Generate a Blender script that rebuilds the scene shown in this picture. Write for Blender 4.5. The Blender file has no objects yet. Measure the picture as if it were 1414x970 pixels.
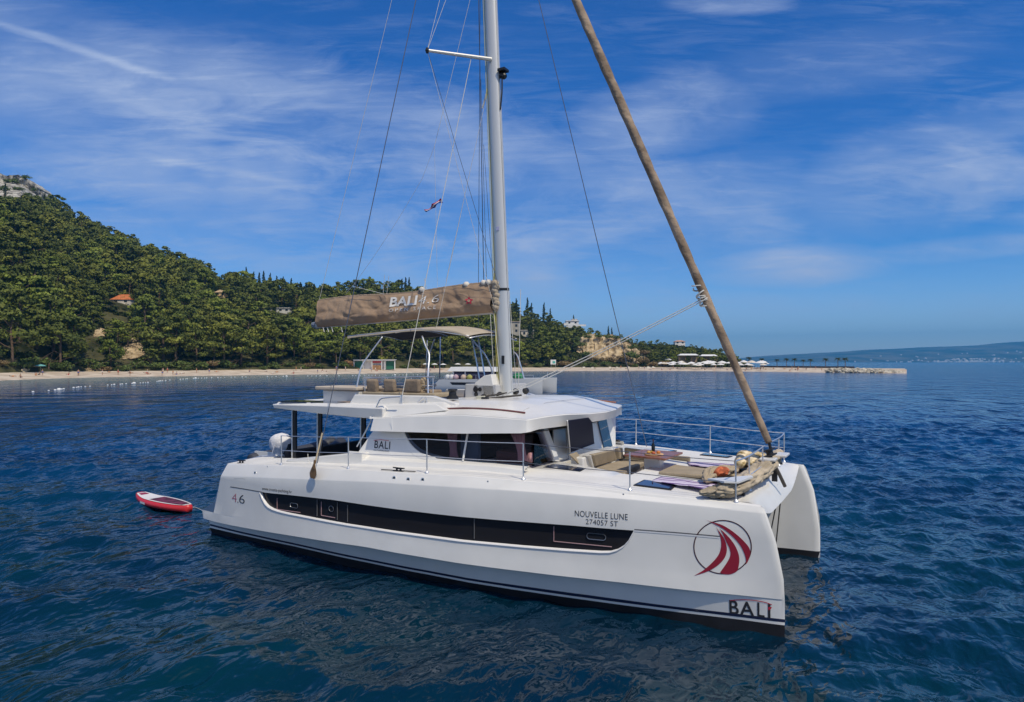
import bpy, bmesh, math, random
import numpy as np
from mathutils import Vector, Matrix, Euler, noise as mnoise

random.seed(7); RNG = np.random.default_rng(11)
SC = bpy.context.scene
COL = SC.collection

# ------------------------------------------------------------------ camera
# world = metres; the catamaran points along +x, its starboard side faces -y, the sea is z = 0
FOC, CX, HY, HC = 943.0, 707.0, 500.0, 4.4
CAM = Vector((15.393, -14.221, HC)); RIGHT = Vector((.86603, .5, 0)); FWD = Vector((-.5, .86603, 0))
cd = bpy.data.cameras.new("camera"); cam = bpy.data.objects.new("camera", cd); COL.objects.link(cam)
cam.location = CAM; cam.rotation_euler = (math.radians(90), 0, math.radians(30))
cd.sensor_width = 36; cd.lens = 36 * FOC / 1414; cd.shift_y = 15 / 1414
cd.clip_start = .1; cd.clip_end = 60000
SC.camera = cam

# ------------------------------------------------------------------ sky, sun, exposure
SUN_EL = math.radians(56); SUN_H = Vector((.90, -.44, 0)).normalized()
SUN = Vector((SUN_H.x * math.cos(SUN_EL), SUN_H.y * math.cos(SUN_EL), math.sin(SUN_EL)))
SUN_STRENGTH, SKY_STRENGTH, EXPOSURE = 3.0, .080, 0.06
sd = bpy.data.lights.new("sun", 'SUN'); so = bpy.data.objects.new("sun", sd); COL.objects.link(so)
sd.energy = SUN_STRENGTH; sd.angle = math.radians(.5); sd.color = (1, .905, .72)
so.rotation_euler = (-SUN).to_track_quat('-Z', 'Y').to_euler(); so.location = (0, -30, 60)

wd = bpy.data.worlds.new("World"); SC.world = wd; wd.use_nodes = True
nt = wd.node_tree; nt.nodes.clear()
def N(nt, t, **k):
    n = nt.nodes.new(t)
    for a, b in k.items(): setattr(n, a, b)
    return n
def LK(nt, a, b): nt.links.new(a, b)
def math_(nt, op, a, b=None, c=None, clamp=False):
    n = N(nt, 'ShaderNodeMath', operation=op, use_clamp=clamp)
    for i, v in enumerate((a, b, c)):
        if v is None: continue
        if isinstance(v, (int, float)): n.inputs[i].default_value = v
        else: LK(nt, v, n.inputs[i])
    return n.outputs[0]
def mixc(nt, fac, a, b, blend='MIX'):
    n = N(nt, 'ShaderNodeMix', data_type='RGBA', blend_type=blend)
    for i, v in ((0, fac), (6, a), (7, b)):
        if isinstance(v, (int, float)): n.inputs[i].default_value = v
        elif isinstance(v, tuple): n.inputs[i].default_value = v if len(v) == 4 else (*v, 1)
        else: LK(nt, v, n.inputs[i])
    return n.outputs[2]
def sstep(nt, v, lo, hi, a=0., b=1.):
    n = N(nt, 'ShaderNodeMapRange', interpolation_type='SMOOTHSTEP')
    LK(nt, v, n.inputs[0])
    for i, x in enumerate((lo, hi, a, b)): n.inputs[i + 1].default_value = x
    return n.outputs[0]
sky = N(nt, 'ShaderNodeTexSky', sky_type='NISHITA'); sky.sun_disc = False
sky.sun_elevation = SUN_EL; sky.sun_rotation = math.atan2(SUN_H.x, SUN_H.y)
sky.air_density = 1.0; sky.dust_density = .25; sky.ozone_density = 2.0; sky.altitude = 0
tc = N(nt, 'ShaderNodeTexCoord'); sp = N(nt, 'ShaderNodeSeparateXYZ'); LK(nt, tc.outputs['Generated'], sp.inputs[0])
# thin high cloud: soft patches placed by compass bearing and height above the horizon, broken up by streaky noise
dr = math_(nt, 'ADD', math_(nt, 'MULTIPLY', sp.outputs[0], RIGHT.x), math_(nt, 'MULTIPLY', sp.outputs[1], RIGHT.y))
df = math_(nt, 'ADD', math_(nt, 'MULTIPLY', sp.outputs[0], FWD.x), math_(nt, 'MULTIPLY', sp.outputs[1], FWD.y))
dfp = math_(nt, 'MAXIMUM', df, .05)
cu = math_(nt, 'DIVIDE', dr, dfp); cv = math_(nt, 'DIVIDE', sp.outputs[2], dfp)
cb = N(nt, 'ShaderNodeCombineXYZ'); LK(nt, cu, cb.inputs[0]); LK(nt, cv, cb.inputs[1])
def cloud_noise(scale, sx, sy, rot, off, detail=6, rough=.6, dist=0.6):
    mp = N(nt, 'ShaderNodeMapping'); LK(nt, cb.outputs[0], mp.inputs[0])
    mp.inputs['Location'].default_value = off; mp.inputs['Rotation'].default_value = (0, 0, rot); mp.inputs['Scale'].default_value = (sx, sy, 1)
    nz = N(nt, 'ShaderNodeTexNoise'); LK(nt, mp.outputs[0], nz.inputs[0])
    nz.inputs['Scale'].default_value = scale; nz.inputs['Detail'].default_value = detail
    nz.inputs['Roughness'].default_value = rough; nz.inputs['Distortion'].default_value = dist
    return nz.outputs[0]
big = cloud_noise(3.0, 1, 2.4, .12, (3.1, 1.7, 0), 4, .55, .5)
fine = cloud_noise(9., .6, 2.2, -.10, (8.3, 2.2, 0), 9, .68, .9)
def aniso(u, v, su, sv, tilt):
    c, s = math.cos(math.radians(tilt)), math.sin(math.radians(tilt))
    a = math_(nt, 'SUBTRACT', cu, (u - CX) / FOC); b_ = math_(nt, 'SUBTRACT', cv, (HY - v) / FOC)
    x = math_(nt, 'ADD', math_(nt, 'MULTIPLY', a, c * FOC / su), math_(nt, 'MULTIPLY', b_, s * FOC / su))
    y = math_(nt, 'ADD', math_(nt, 'MULTIPLY', b_, c * FOC / sv), math_(nt, 'MULTIPLY', a, -s * FOC / sv))
    return x, y
def blob(u, v, su, sv, tilt, k):
    x, y = aniso(u, v, su, sv, tilt); d = math_(nt, 'ADD', math_(nt, 'MULTIPLY', x, x), math_(nt, 'MULTIPLY', y, y))
    d = math_(nt, 'ADD', d, math_(nt, 'MULTIPLY', math_(nt, 'SUBTRACT', fine, .5), 2.4))
    return math_(nt, 'MULTIPLY', sstep(nt, d, 0.0, 1.5, 1, 0), k)
acc = None
for q in ((300, 190, 460, 140, -14, .66), (100, 60, 260, 60, -16, .32), (560, 240, 330, 110, -10, .66), (600, 335, 420, 85, -4, .78), (770, 345, 190, 75, 4, .50), (920, 165, 150, 60, 12, .42), (1085, 368, 150, 32, 3, .75),
          (1290, 240, 230, 75, 14, .66), (1400, 195, 170, 60, 20, .40), (1330, 344, 190, 17, 5, .50), (880, 300, 300, 90, 4, .50), (1010, 2, 90, 22, 0, .5), (330, 320, 330, 42, -4, .36), (80, 170, 260, 80, -10, .34), (1150, 90, 220, 50, 10, .16), (860, 430, 400, 40, 0, .30), (1200, 440, 300, 30, 2, .12), (-250, 150, 300, 160, -10, .4), (1700, 250, 300, 120, 10, .4)):
    m = blob(*q); acc = m if acc is None else math_(nt, 'MAXIMUM', acc, m)
body = math_(nt, 'MULTIPLY', acc, math_(nt, 'ADD', .18, math_(nt, 'MULTIPLY', sstep(nt, big, .34, .64), .66)))
streak = cloud_noise(22., .35, 2.6, -.12, (2.1, 7.2, 0), 8, .66, .7)
body = math_(nt, 'ADD', body, math_(nt, 'MULTIPLY', math_(nt, 'MULTIPLY', acc, sstep(nt, fine, .40, .74)), .70))
body = math_(nt, 'ADD', body, math_(nt, 'MULTIPLY', math_(nt, 'MULTIPLY', sstep(nt, streak, .40, .70), sstep(nt, big, .34, .62)), .13))
body = math_(nt, 'ADD', body, math_(nt, 'MULTIPLY', math_(nt, 'MULTIPLY', acc, sstep(nt, streak, .44, .72)), .20))
def trail(u0, v0, u1, v1, w, k):
    x, y = aniso((u0 + u1) / 2, (v0 + v1) / 2, math.hypot(u1 - u0, v1 - v0) / 2, w, math.degrees(math.atan2(v0 - v1, u1 - u0)))
    y = math_(nt, 'ABSOLUTE', math_(nt, 'ADD', y, math_(nt, 'MULTIPLY', math_(nt, 'SUBTRACT', fine, .5), 2.2)))
    return math_(nt, 'MULTIPLY', math_(nt, 'MULTIPLY', sstep(nt, math_(nt, 'ABSOLUTE', x), .5, 1.1, 1, 0), sstep(nt, y, 0, 1, 1, 0)), k)
cl = math_(nt, 'ADD', body, math_(nt, 'ADD', trail(-30, 22, 255, 116, 9, .36), trail(180, 212, 440, 262, 9, .2)), clamp=True)
cl = math_(nt, 'MULTIPLY', cl, sstep(nt, df, .02, .3))
# even white cloud layer added unseen behind the camera, to whiten the fill light
fill_cloud = math_(nt, 'MULTIPLY', sstep(nt, df, .15, -.35), math_(nt, 'ADD', .24, math_(nt, 'MULTIPLY', sstep(nt, sp.outputs[2], .0, .5), .2)))
hs = N(nt, 'ShaderNodeHueSaturation'); hs.inputs['Saturation'].default_value = 1.22; hs.inputs['Value'].default_value = 1.0
LK(nt, sky.outputs[0], hs.inputs['Color'])
tint = mixc(nt, sstep(nt, sp.outputs[2], 0., .20), (1.08, 1.28, 1.84), (.34, .84, 1.46))
deep = mixc(nt, 1.0, hs.outputs[0], tint, 'MULTIPLY')
skc = mixc(nt, fill_cloud, mixc(nt, cl, deep, (5.2, 6.4, 9.2)), (9.0, 8.8, 8.6))
bg = N(nt, 'ShaderNodeBackground'); LK(nt, skc, bg.inputs[0]); bg.inputs[1].default_value = SKY_STRENGTH
wo = N(nt, 'ShaderNodeOutputWorld'); LK(nt, bg.outputs[0], wo.inputs[0])
vs = SC.view_settings; vs.view_transform = 'Standard'; vs.look = 'None'; vs.exposure = EXPOSURE; vs.gamma = 1; vs.use_curve_mapping = False
SC.cycles.max_bounces = 8; SC.cycles.transparent_max_bounces = 12; SC.cycles.volume_bounces = 0; SC.cycles.sample_clamp_direct = 4

# ------------------------------------------------------------------ helpers
def P(u, v, x=None, y=None, z=None):
    """point of a known plane seen at a place of the photograph (1414 x 970)"""
    d = FWD + RIGHT * ((u - CX) / FOC) + Vector((0, 0, (HY - v) / FOC))
    t = (x - CAM.x) / d.x if x is not None else (y - CAM.y) / d.y if y is not None else (z - CAM.z) / d.z
    return CAM + d * t
def W(u, d, z=None, v=None):
    """ground point at depth d metres out along column u"""
    p = CAM + FWD * d + RIGHT * ((u - CX) / FOC * d)
    p.z = z if z is not None else HC + (HY - v) / FOC * d
    return p
def ip(x, T): return float(np.interp(x, [a for a, b in T], [b for a, b in T]))

MATS = {}
def mat(name, col, rough=.5, metal=0., spec=.5, bump=0., bscale=20., var=0., vscale=6., coat=0., hue=None, detail=4, stretch=(1, 1, 1), trans=0., sheen=0.):
    if name in MATS: return MATS[name]
    m = bpy.data.materials.new(name); m.use_nodes = True; t = m.node_tree
    b = t.nodes['Principled BSDF']; b.inputs['Base Color'].default_value = (*col, 1)
    b.inputs['Roughness'].default_value = rough; b.inputs['Metallic'].default_value = metal
    b.inputs['Specular IOR Level'].default_value = spec; b.inputs['Coat Weight'].default_value = coat
    if trans: b.inputs['Transmission Weight'].default_value = trans
    if sheen: b.inputs['Sheen Weight'].default_value = sheen
    if var or bump:
        c = N(t, 'ShaderNodeTexCoord'); mp = N(t, 'ShaderNodeMapping'); mp.inputs['Scale'].default_value = stretch
        LK(t, c.outputs['Object'], mp.inputs[0])
    if var:
        n = N(t, 'ShaderNodeTexNoise'); n.inputs['Scale'].default_value = vscale; n.inputs['Detail'].default_value = detail
        LK(t, mp.outputs[0], n.inputs[0])
        lo = tuple(c * (1 - var) for c in col); hi = tuple(min(1, c * (1 + var)) for c in (hue or col))
        f = sstep(t, n.outputs[0], .3, .7)
        LK(t, mixc(t, f, lo, hi), b.inputs['Base Color'])
    if bump:
        n2 = N(t, 'ShaderNodeTexNoise'); n2.inputs['Scale'].default_value = bscale; n2.inputs['Detail'].default_value = 5
        LK(t, mp.outputs[0], n2.inputs[0])
        bp = N(t, 'ShaderNodeBump'); bp.inputs['Strength'].default_value = bump; bp.inputs['Distance'].default_value = .05
        LK(t, n2.outputs[0], bp.inputs['Height']); LK(t, bp.outputs[0], b.inputs['Normal'])
    MATS[name] = m; return m

def base_of(p):
    o = Vector((0, 0, 0))
    while p is not None: o += p.location; p = p.parent
    return o
class MB:
    def __init__(s): s.v = []; s.f = []; s.m = []; s.cur = 0; s.sm = []; s.smooth = False
    def add(s, vs, fs, m=None):
        o = len(s.v); s.v += [tuple(v) for v in vs]
        for f in fs: s.f.append([i + o for i in f]); s.m.append(s.cur if m is None else m); s.sm.append(s.smooth)
        return s
    def box(s, c, d, rot=None, taper=1.):
        x, y, z = d[0] / 2, d[1] / 2, d[2] / 2
        vs = [Vector((sx * x * (taper if sz > 0 else 1), sy * y * (taper if sz > 0 else 1), sz * z)) for sz in (-1, 1) for sy in (-1, 1) for sx in (-1, 1)]
        if rot is not None:
            R_ = Euler(rot).to_matrix() if not isinstance(rot, Matrix) else rot; vs = [R_ @ v for v in vs]
        c = Vector(c)
        return s.add([v + c for v in vs], [(0, 2, 3, 1), (4, 5, 7, 6), (0, 1, 5, 4), (2, 6, 7, 3), (0, 4, 6, 2), (1, 3, 7, 5)])
    def hexa(s, b, t):
        """solid between a lower and an upper polygon"""
        n = len(b)
        return s.add(list(b) + list(t), [tuple(reversed(range(n))), tuple(range(n, 2 * n))] + [(i, (i + 1) % n, n + (i + 1) % n, n + i) for i in range(n)])
    def tube(s, pts, r, n=8, cap=True):
        pts = [Vector(p) for p in pts]; rs = list(r) if hasattr(r, '__len__') else [r] * len(pts); rings = []
        up = None
        for i, p in enumerate(pts):
            t = (pts[min(i + 1, len(pts) - 1)] - pts[max(i - 1, 0)]).normalized()
            if up is None: up = Vector((0, 0, 1)) if abs(t.z) < .9 else Vector((1, 0, 0))
            a = t.cross(up).normalized(); b = a.cross(t).normalized(); up = b
            rings.append([p + (a * math.cos(k * 2 * math.pi / n) + b * math.sin(k * 2 * math.pi / n)) * rs[i] for k in range(n)])
        return s.loft(rings, cap)
    def loft(s, rings, cap=True, closed=True):
        n = len(rings[0]); fs = []
        for i in range(len(rings) - 1):
            for k in range(n if closed else n - 1):
                a, b = i * n + k, i * n + (k + 1) % n
                fs.append((a, b, b + n, a + n))
        if cap: fs += [tuple(reversed(range(n))), tuple(range((len(rings) - 1) * n, len(rings) * n))]
        return s.add([v for r in rings for v in r], fs)
    def lathe(s, prof, c=(0, 0, 0), n=16, axis=None, cap=True):
        c = Vector(c); q = Vector((0, 0, 1)).rotation_difference(Vector(axis)) if axis is not None else None
        rings = []
        for r, z in prof:
            ring = [Vector((r * math.cos(k * 2 * math.pi / n), r * math.sin(k * 2 * math.pi / n), z)) for k in range(n)]
            rings.append([(q @ v if q else v) + c for v in ring])
        return s.loft(rings, cap)
    def grid(s, rows):
        n = len(rows[0])
        return s.add([v for r in rows for v in r], [(i * n + k, i * n + k + 1, (i + 1) * n + k + 1, (i + 1) * n + k) for i in range(len(rows) - 1) for k in range(n - 1)])
    def build(s, name, mats, parent=None, loc=None, smooth=None, bevel=0, solid=0, fix=True, seg=2, angle=35):
        me = bpy.data.meshes.new(name)
        o = bpy.data.objects.new(name, me); COL.objects.link(o)
        if loc is not None and parent is None: o.location = loc
        elif loc is not None: o.location = Vector(loc) - base_of(parent)
        if parent is not None: o.parent = parent
        off = base_of(o)
        me.from_pydata([(v[0] - off.x, v[1] - off.y, v[2] - off.z) for v in s.v], [], s.f)
        for m in (mats if isinstance(mats, (list, tuple)) else [mats]): me.materials.append(m)
        me.polygons.foreach_set('material_index', s.m)
        if fix:
            bm = bmesh.new(); bm.from_mesh(me); bmesh.ops.recalc_face_normals(bm, faces=bm.faces); bm.to_mesh(me); bm.free()
        if smooth is True: me.polygons.foreach_set('use_smooth', [True] * len(me.polygons))
        elif smooth: me.shade_smooth() if False else me.polygons.foreach_set('use_smooth', [True] * len(me.polygons)); 
        if smooth == 'auto':
            bm = bmesh.new(); bm.from_mesh(me)
            for e in bm.edges:
                if len(e.link_faces) == 2 and e.calc_face_angle(0) > math.radians(angle): e.smooth = False
            bm.to_mesh(me); bm.free()
        if solid:
            q = o.modifiers.new('solid', 'SOLIDIFY'); q.thickness = solid; q.offset = 0
        if bevel:
            q = o.modifiers.new('bevel', 'BEVEL'); q.width = bevel; q.segments = seg; q.limit_method = 'ANGLE'; q.angle_limit = math.radians(40)
            me.polygons.foreach_set('use_smooth', [True] * len(me.polygons)); q.harden_normals = True
        return o
def tag(o, label=None, cat=None, group=None, kind=None):
    if label: o['label'] = label
    if cat: o['category'] = cat
    if group: o['group'] = group
    if kind: o['kind'] = kind
    return o
def thing(name, label, cat, loc=(0, 0, 0), group=None, rotz=0):
    o = bpy.data.objects.new(name, None); COL.objects.link(o); o.location = loc; o.rotation_euler = (0, 0, rotz); o.empty_display_size = .2
    return tag(o, label, cat, group)
def copy_tree(o, parent=None):
    c = o.copy(); COL.objects.link(c)
    if parent is not None: c.parent = parent
    for ch in list(o.children): copy_tree(ch, c)
    return c
def np_mesh(name, V, F, mats, mi=None, smooth=False):
    me = bpy.data.meshes.new(name); V = np.asarray(V, np.float32); F = np.asarray(F, np.int32)
    k = F.shape[1]; me.vertices.add(len(V)); me.vertices.foreach_set('co', V.ravel())
    me.loops.add(F.size); me.loops.foreach_set('vertex_index', F.ravel())
    me.polygons.add(len(F)); me.polygons.foreach_set('loop_start', np.arange(0, F.size, k, dtype=np.int32))
    for m in mats: me.materials.append(m)
    if mi is not None: me.polygons.foreach_set('material_index', np.asarray(mi, np.int32))
    me.update(calc_edges=True)
    me.polygons.foreach_set('use_smooth', np.full(len(F), smooth))
    return me
def obj(name, me, parent=None, loc=None):
    o = bpy.data.objects.new(name, me); COL.objects.link(o)
    if parent is not None: o.parent = parent
    if loc is not None: o.location = loc
    return o
def catmull(pts, n=8):
    pts = [Vector(p) for p in pts]; out = []
    for i in range(len(pts) - 1):
        a, b, c, d = pts[max(i - 1, 0)], pts[i], pts[i + 1], pts[min(i + 2, len(pts) - 1)]
        for k in range(n):
            t = k / n
            out.append(.5 * ((2 * b) + (c - a) * t + (2 * a - 5 * b + 4 * c - d) * t * t + (3 * b - a - 3 * c + d) * t ** 3))
    out.append(pts[-1]); return out
def sag(a, b, s=.1, n=10):
    a, b = Vector(a), Vector(b)
    return [a.lerp(b, i / n) + Vector((0, 0, -4 * s * (i / n) * (1 - i / n))) for i in range(n + 1)]
def text2d(body, size=1., bold=0., shear=0., spacing=1., align='LEFT'):
    c = bpy.data.curves.new('lettering_source', 'FONT'); c.body = body; c.size = size; c.offset = bold; c.shear = shear; c.space_character = spacing; c.align_x = align
    c.resolution_u = 4
    o = bpy.data.objects.new('lettering_source', c); COL.objects.link(o)
    dg = bpy.context.evaluated_depsgraph_get(); me = bpy.data.meshes.new_from_object(o.evaluated_get(dg))
    V = [tuple(v.co)[:2] for v in me.vertices]; F = [tuple(p.vertices) for p in me.polygons]
    bpy.data.objects.remove(o); bpy.data.curves.remove(c); bpy.data.meshes.remove(me)
    return V, F

# ------------------------------------------------------------------ sea
def sea():
    def axis(c, half, step, grow, far):
        a = list(np.arange(0, half, step)); s = step
        while a[-1] < far: s *= grow; a.append(a[-1] + s)
        a = np.array(a); return np.concatenate([c - a[:0:-1], c + a])
    X = axis(7., 30., .15, 1.035, 11500.); Y = axis(12., 27., .15, 1.035, 11500.)
    hx = np.gradient(X); hy = np.gradient(Y); gx, gy = np.meshgrid(X, Y); sp_ = np.maximum(*np.meshgrid(hx, hy))
    Z = np.zeros_like(gx); rng = np.random.default_rng(14); wind = math.atan2(FWD.y, FWD.x) + math.radians(195)
    DX = np.zeros_like(gx); DY = np.zeros_like(gx)
    for i in range(120):
        lam = .40 * (9. / .40) ** (rng.random() ** 1.25); a = .0088 * lam ** .72 * (.5 + rng.random()) * 1.12 * (1 if lam < 1.8 else .60)
        th = wind + rng.normal(0, .6 if lam > 2 else .95); k = 2 * math.pi / lam; ph = rng.random() * 6.283
        fac = np.clip((lam / sp_ - 2.5) / 3, 0, 1)
        arg = k * (gx * math.cos(th) + gy * math.sin(th)) + ph
        # groups: each train swells and fades over a few lengths
        th2 = rng.random() * 6.283; grp = .65 + .35 * np.sin((gx * math.cos(th2) + gy * math.sin(th2)) * k / (4 + 5 * rng.random()) + rng.random() * 6)
        Z += fac * a * grp * np.sin(arg); DX += fac * a * grp * np.cos(arg) * math.cos(th) * .7; DY += fac * a * grp * np.cos(arg) * math.sin(th) * .7
    # the anchored hulls make a patch of calmer water round themselves; mean level a touch under the datum
    cal = 1 - .45 * np.exp(-((np.maximum(np.abs(gx - 7) - 7, 0) / 1.6) ** 2 + (np.maximum(np.abs(gy) - 3.4, 0) / 1.6) ** 2)); Z = Z * cal - .045; DX *= cal; DY *= cal
    global SEA_X, SEA_Y, SEA_Z; SEA_X, SEA_Y, SEA_Z = X, Y, Z
    V = np.stack([gx + DX, gy + DY, Z], -1).reshape(-1, 3); ny, nx = gx.shape
    i = np.arange(ny - 1)[:, None] * nx + np.arange(nx - 1)[None]; F = np.stack([i, i + 1, i + nx + 1, i + nx], -1).reshape(-1, 4)
    m = bpy.data.materials.new('sea_water'); m.use_nodes = True; t = m.node_tree; b = t.nodes['Principled BSDF']
    g = N(t, 'ShaderNodeNewGeometry'); sp_ = N(t, 'ShaderNodeSeparateXYZ'); LK(t, g.outputs['Position'], sp_.inputs[0])
    # shallows along the shore are greener, the deep water blue, the nearest water coloured teal to paint in light thrown back by the hulls
    depth = math_(t, 'ADD', math_(t, 'MULTIPLY', math_(t, 'SUBTRACT', sp_.outputs[0], CAM.x), FWD.x), math_(t, 'MULTIPLY', math_(t, 'SUBTRACT', sp_.outputs[1], CAM.y), FWD.y))
    rr = math_(t, 'ADD', math_(t, 'MULTIPLY', math_(t, 'SUBTRACT', sp_.outputs[0], CAM.x), RIGHT.x), math_(t, 'MULTIPLY', math_(t, 'SUBTRACT', sp_.outputs[1], CAM.y), RIGHT.y))
    nz = N(t, 'ShaderNodeTexNoise'); nz.inputs['Scale'].default_value = .03; nz.inputs['Detail'].default_value = 4; LK(t, g.outputs['Position'], nz.inputs[0])
    shore = math_(t, 'SUBTRACT', math_(t, 'ADD', depth, math_(t, 'MULTIPLY', math_(t, 'SUBTRACT', nz.outputs[0], .5), 50)), math_(t, 'MULTIPLY', rr, .72))
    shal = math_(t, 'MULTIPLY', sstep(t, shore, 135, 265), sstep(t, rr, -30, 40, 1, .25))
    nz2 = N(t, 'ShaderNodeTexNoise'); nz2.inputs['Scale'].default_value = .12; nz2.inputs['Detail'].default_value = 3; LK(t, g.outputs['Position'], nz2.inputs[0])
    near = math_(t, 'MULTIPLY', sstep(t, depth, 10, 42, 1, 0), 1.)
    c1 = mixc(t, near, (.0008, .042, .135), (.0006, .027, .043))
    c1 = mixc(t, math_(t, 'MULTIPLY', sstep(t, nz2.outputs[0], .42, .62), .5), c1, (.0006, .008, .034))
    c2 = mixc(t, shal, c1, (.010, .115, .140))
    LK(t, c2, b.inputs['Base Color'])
    b.inputs['Roughness'].default_value = .09; b.inputs['IOR'].default_value = 1.333; b.inputs['Specular IOR Level'].default_value = .74
    def bump(scale, dist, prev, stretch=(1, 1.0, 1), strength=1., rot=wind):
        mp = N(t, 'ShaderNodeMapping'); mp.inputs['Rotation'].default_value = (0, 0, -rot); mp.inputs['Scale'].default_value = stretch
        LK(t, g.outputs['Position'], mp.inputs[0])
        n = N(t, 'ShaderNodeTexNoise'); n.inputs['Scale'].default_value = scale; n.inputs['Detail'].default_value = 1.5; n.inputs['Roughness'].default_value = .5; n.inputs['Distortion'].default_value = .8
        LK(t, mp.outputs[0], n.inputs[0]); bp = N(t, 'ShaderNodeBump'); bp.inputs['Distance'].default_value = dist; LK(t, n.outputs[0], bp.inputs['Height'])
        if isinstance(strength, (int, float)): bp.inputs['Strength'].default_value = strength
        else: LK(t, strength, bp.inputs['Strength'])
        if prev is not None: LK(t, prev, bp.inputs['Normal'])
        return bp.outputs[0]
    far1 = sstep(t, depth, 25, 90)
    n_ = bump(.22, 2.2, None, (1, .45, 1), far1)
    n_ = bump(.8, .75, n_, (1, .5, 1), sstep(t, depth, 14, 60, .22, 1.))
    n_ = bump(1.9, .17, n_, (1, .55, 1), .8)
    n_ = bump(4.6, .06, n_, (1, .6, 1), .85)
    LK(t, n_, b.inputs['Normal'])
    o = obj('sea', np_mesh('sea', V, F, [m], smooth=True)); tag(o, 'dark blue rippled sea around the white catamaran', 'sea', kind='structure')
sea()

# ------------------------------------------------------------------ land: beach, wooded hill, rocks
U_S = [(-500, 130), (-200, 145), (0, 162), (119, 194), (240, 210), (480, 251), (705, 319), (880, 340), (960, 330), (1016, 318), (1143, 281), (1210, 272), (1250, 268)]
U_W = [(-500, 22), (0, 20), (240, 22), (480, 30), (705, 32), (880, 40), (960, 50), (1040, 40), (1140, 24), (1250, 8)]
U_T = [(-500, 470), (0, 470), (300, 440), (500, 420), (650, 450), (720, 460), (800, 470), (900, 470), (1000, 450), (1040, 420), (1300, 400)]
SKY_V = [(-500, 60), (-100, 200), (0, 250), (30, 252), (50, 268), (65, 280), (100, 300), (130, 315), (170, 330), (200, 350), (240, 360), (275, 370), (300, 379), (345, 388), (400, 402), (440, 406),
         (480, 404), (500, 398), (540, 400), (600, 408), (650, 408), (690, 416), (720, 430), (740, 436), (760, 440), (790, 452), (820, 462), (860, 470), (900, 474), (940, 477), (975, 483), (1000, 488), (1015, 495), (1024, 500), (1040, 504), (1300, 506)]
def shore_d(u): return ip(u, U_S)
def back_d(u): return ip(u, U_S) + ip(u, U_W)
def top_d(u): return ip(u, U_T)
def top_z(u): return max(.6, HC + (HY - ip(u, SKY_V) - ip(u, [(0, 0), (70, 2), (120, 7), (740, 7), (800, 2)])) / FOC * top_d(u))
def land_z(u, d):
    ds, db, dt = shore_d(u), back_d(u), top_d(u); zt = top_z(u)
    if d < db: z = -1.2 + 2.7 * (d - (ds - 14)) / (db - (ds - 14)) if d < ds else 1.45 * (d - ds) / (db - ds)
    else:
        t = (d - db) / (dt - db)
        z = 1.45 + max(0, zt - 1.45) * min(t, 1) ** .92
        if t > 1: z = max(-2, zt - (d - dt) * .35)
        p = W(u, d, 0); z += mnoise.noise(Vector((p.x * .02, p.y * .02, 1.3))) * min(4, z * .12)
    return z
m_sand = mat('beach_sand', (.58, .46, .335), .95, bump=.5, bscale=1.2, var=.16, vscale=.25, hue=(.60, .51, .40), spec=.1)
m_floor = mat('forest_floor', (.035, .045, .018), 1., bump=.8, bscale=.6, var=.5, vscale=.12, hue=(.07, .065, .03), spec=.05)
m_cliff = mat('sandy_cliff', (.46, .335, .19), .95, bump=1., bscale=.8, var=.35, vscale=.35, hue=(.46, .36, .22), spec=.05, stretch=(1, 1, .6))
m_rock = mat('pale_limestone', (.21, .195, .17), .95, bump=1., bscale=.5, var=.45, vscale=.28, hue=(.40, .38, .33), spec=.05, stretch=(1, 1, .5))
us = np.concatenate([np.linspace(-500, 0, 26)[:-1], np.linspace(0, 1040, 131), np.linspace(1046, 1252, 40)])
rows_b, rows_h = [], []
for u in us:
    ds, db, dt = shore_d(u), back_d(u), top_d(u)
    rows_b.append([W(u, d, land_z(u, d) - (.5 if k == 9 else 0)) for k, d in enumerate(np.concatenate([np.linspace(ds - 14, db, 9), [db + 6]]))])
    if u <= 1040: rows_h.append([W(u, d, land_z(u, d)) for d in np.concatenate([np.linspace(db, dt, 46), np.linspace(dt, dt * 1.9, 14)[1:]])])
beach_mb = MB().grid(rows_b); tag(beach_mb.build('beach', m_sand, smooth=True), 'pale pebble beach below the wooded hill', 'beach', kind='structure')
tag(MB().grid(rows_h).build('hill', m_floor, smooth=True), 'steep hill under the pine wood', 'hill', kind='structure')
# back of the spit
rows = []
for u in np.linspace(985, 1250, 50):
    d0 = back_d(u); h = 1.45
    rows.append([W(u, d0 + 3, h - .9), W(u, d0 + 5, h), W(u, d0 + 26, h), W(u, d0 + 40, -1)])
tag(MB().grid(rows).build('spit', m_sand, smooth=True), 'flat sandy spit running out beyond the beach', 'spit', kind='structure')

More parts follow.
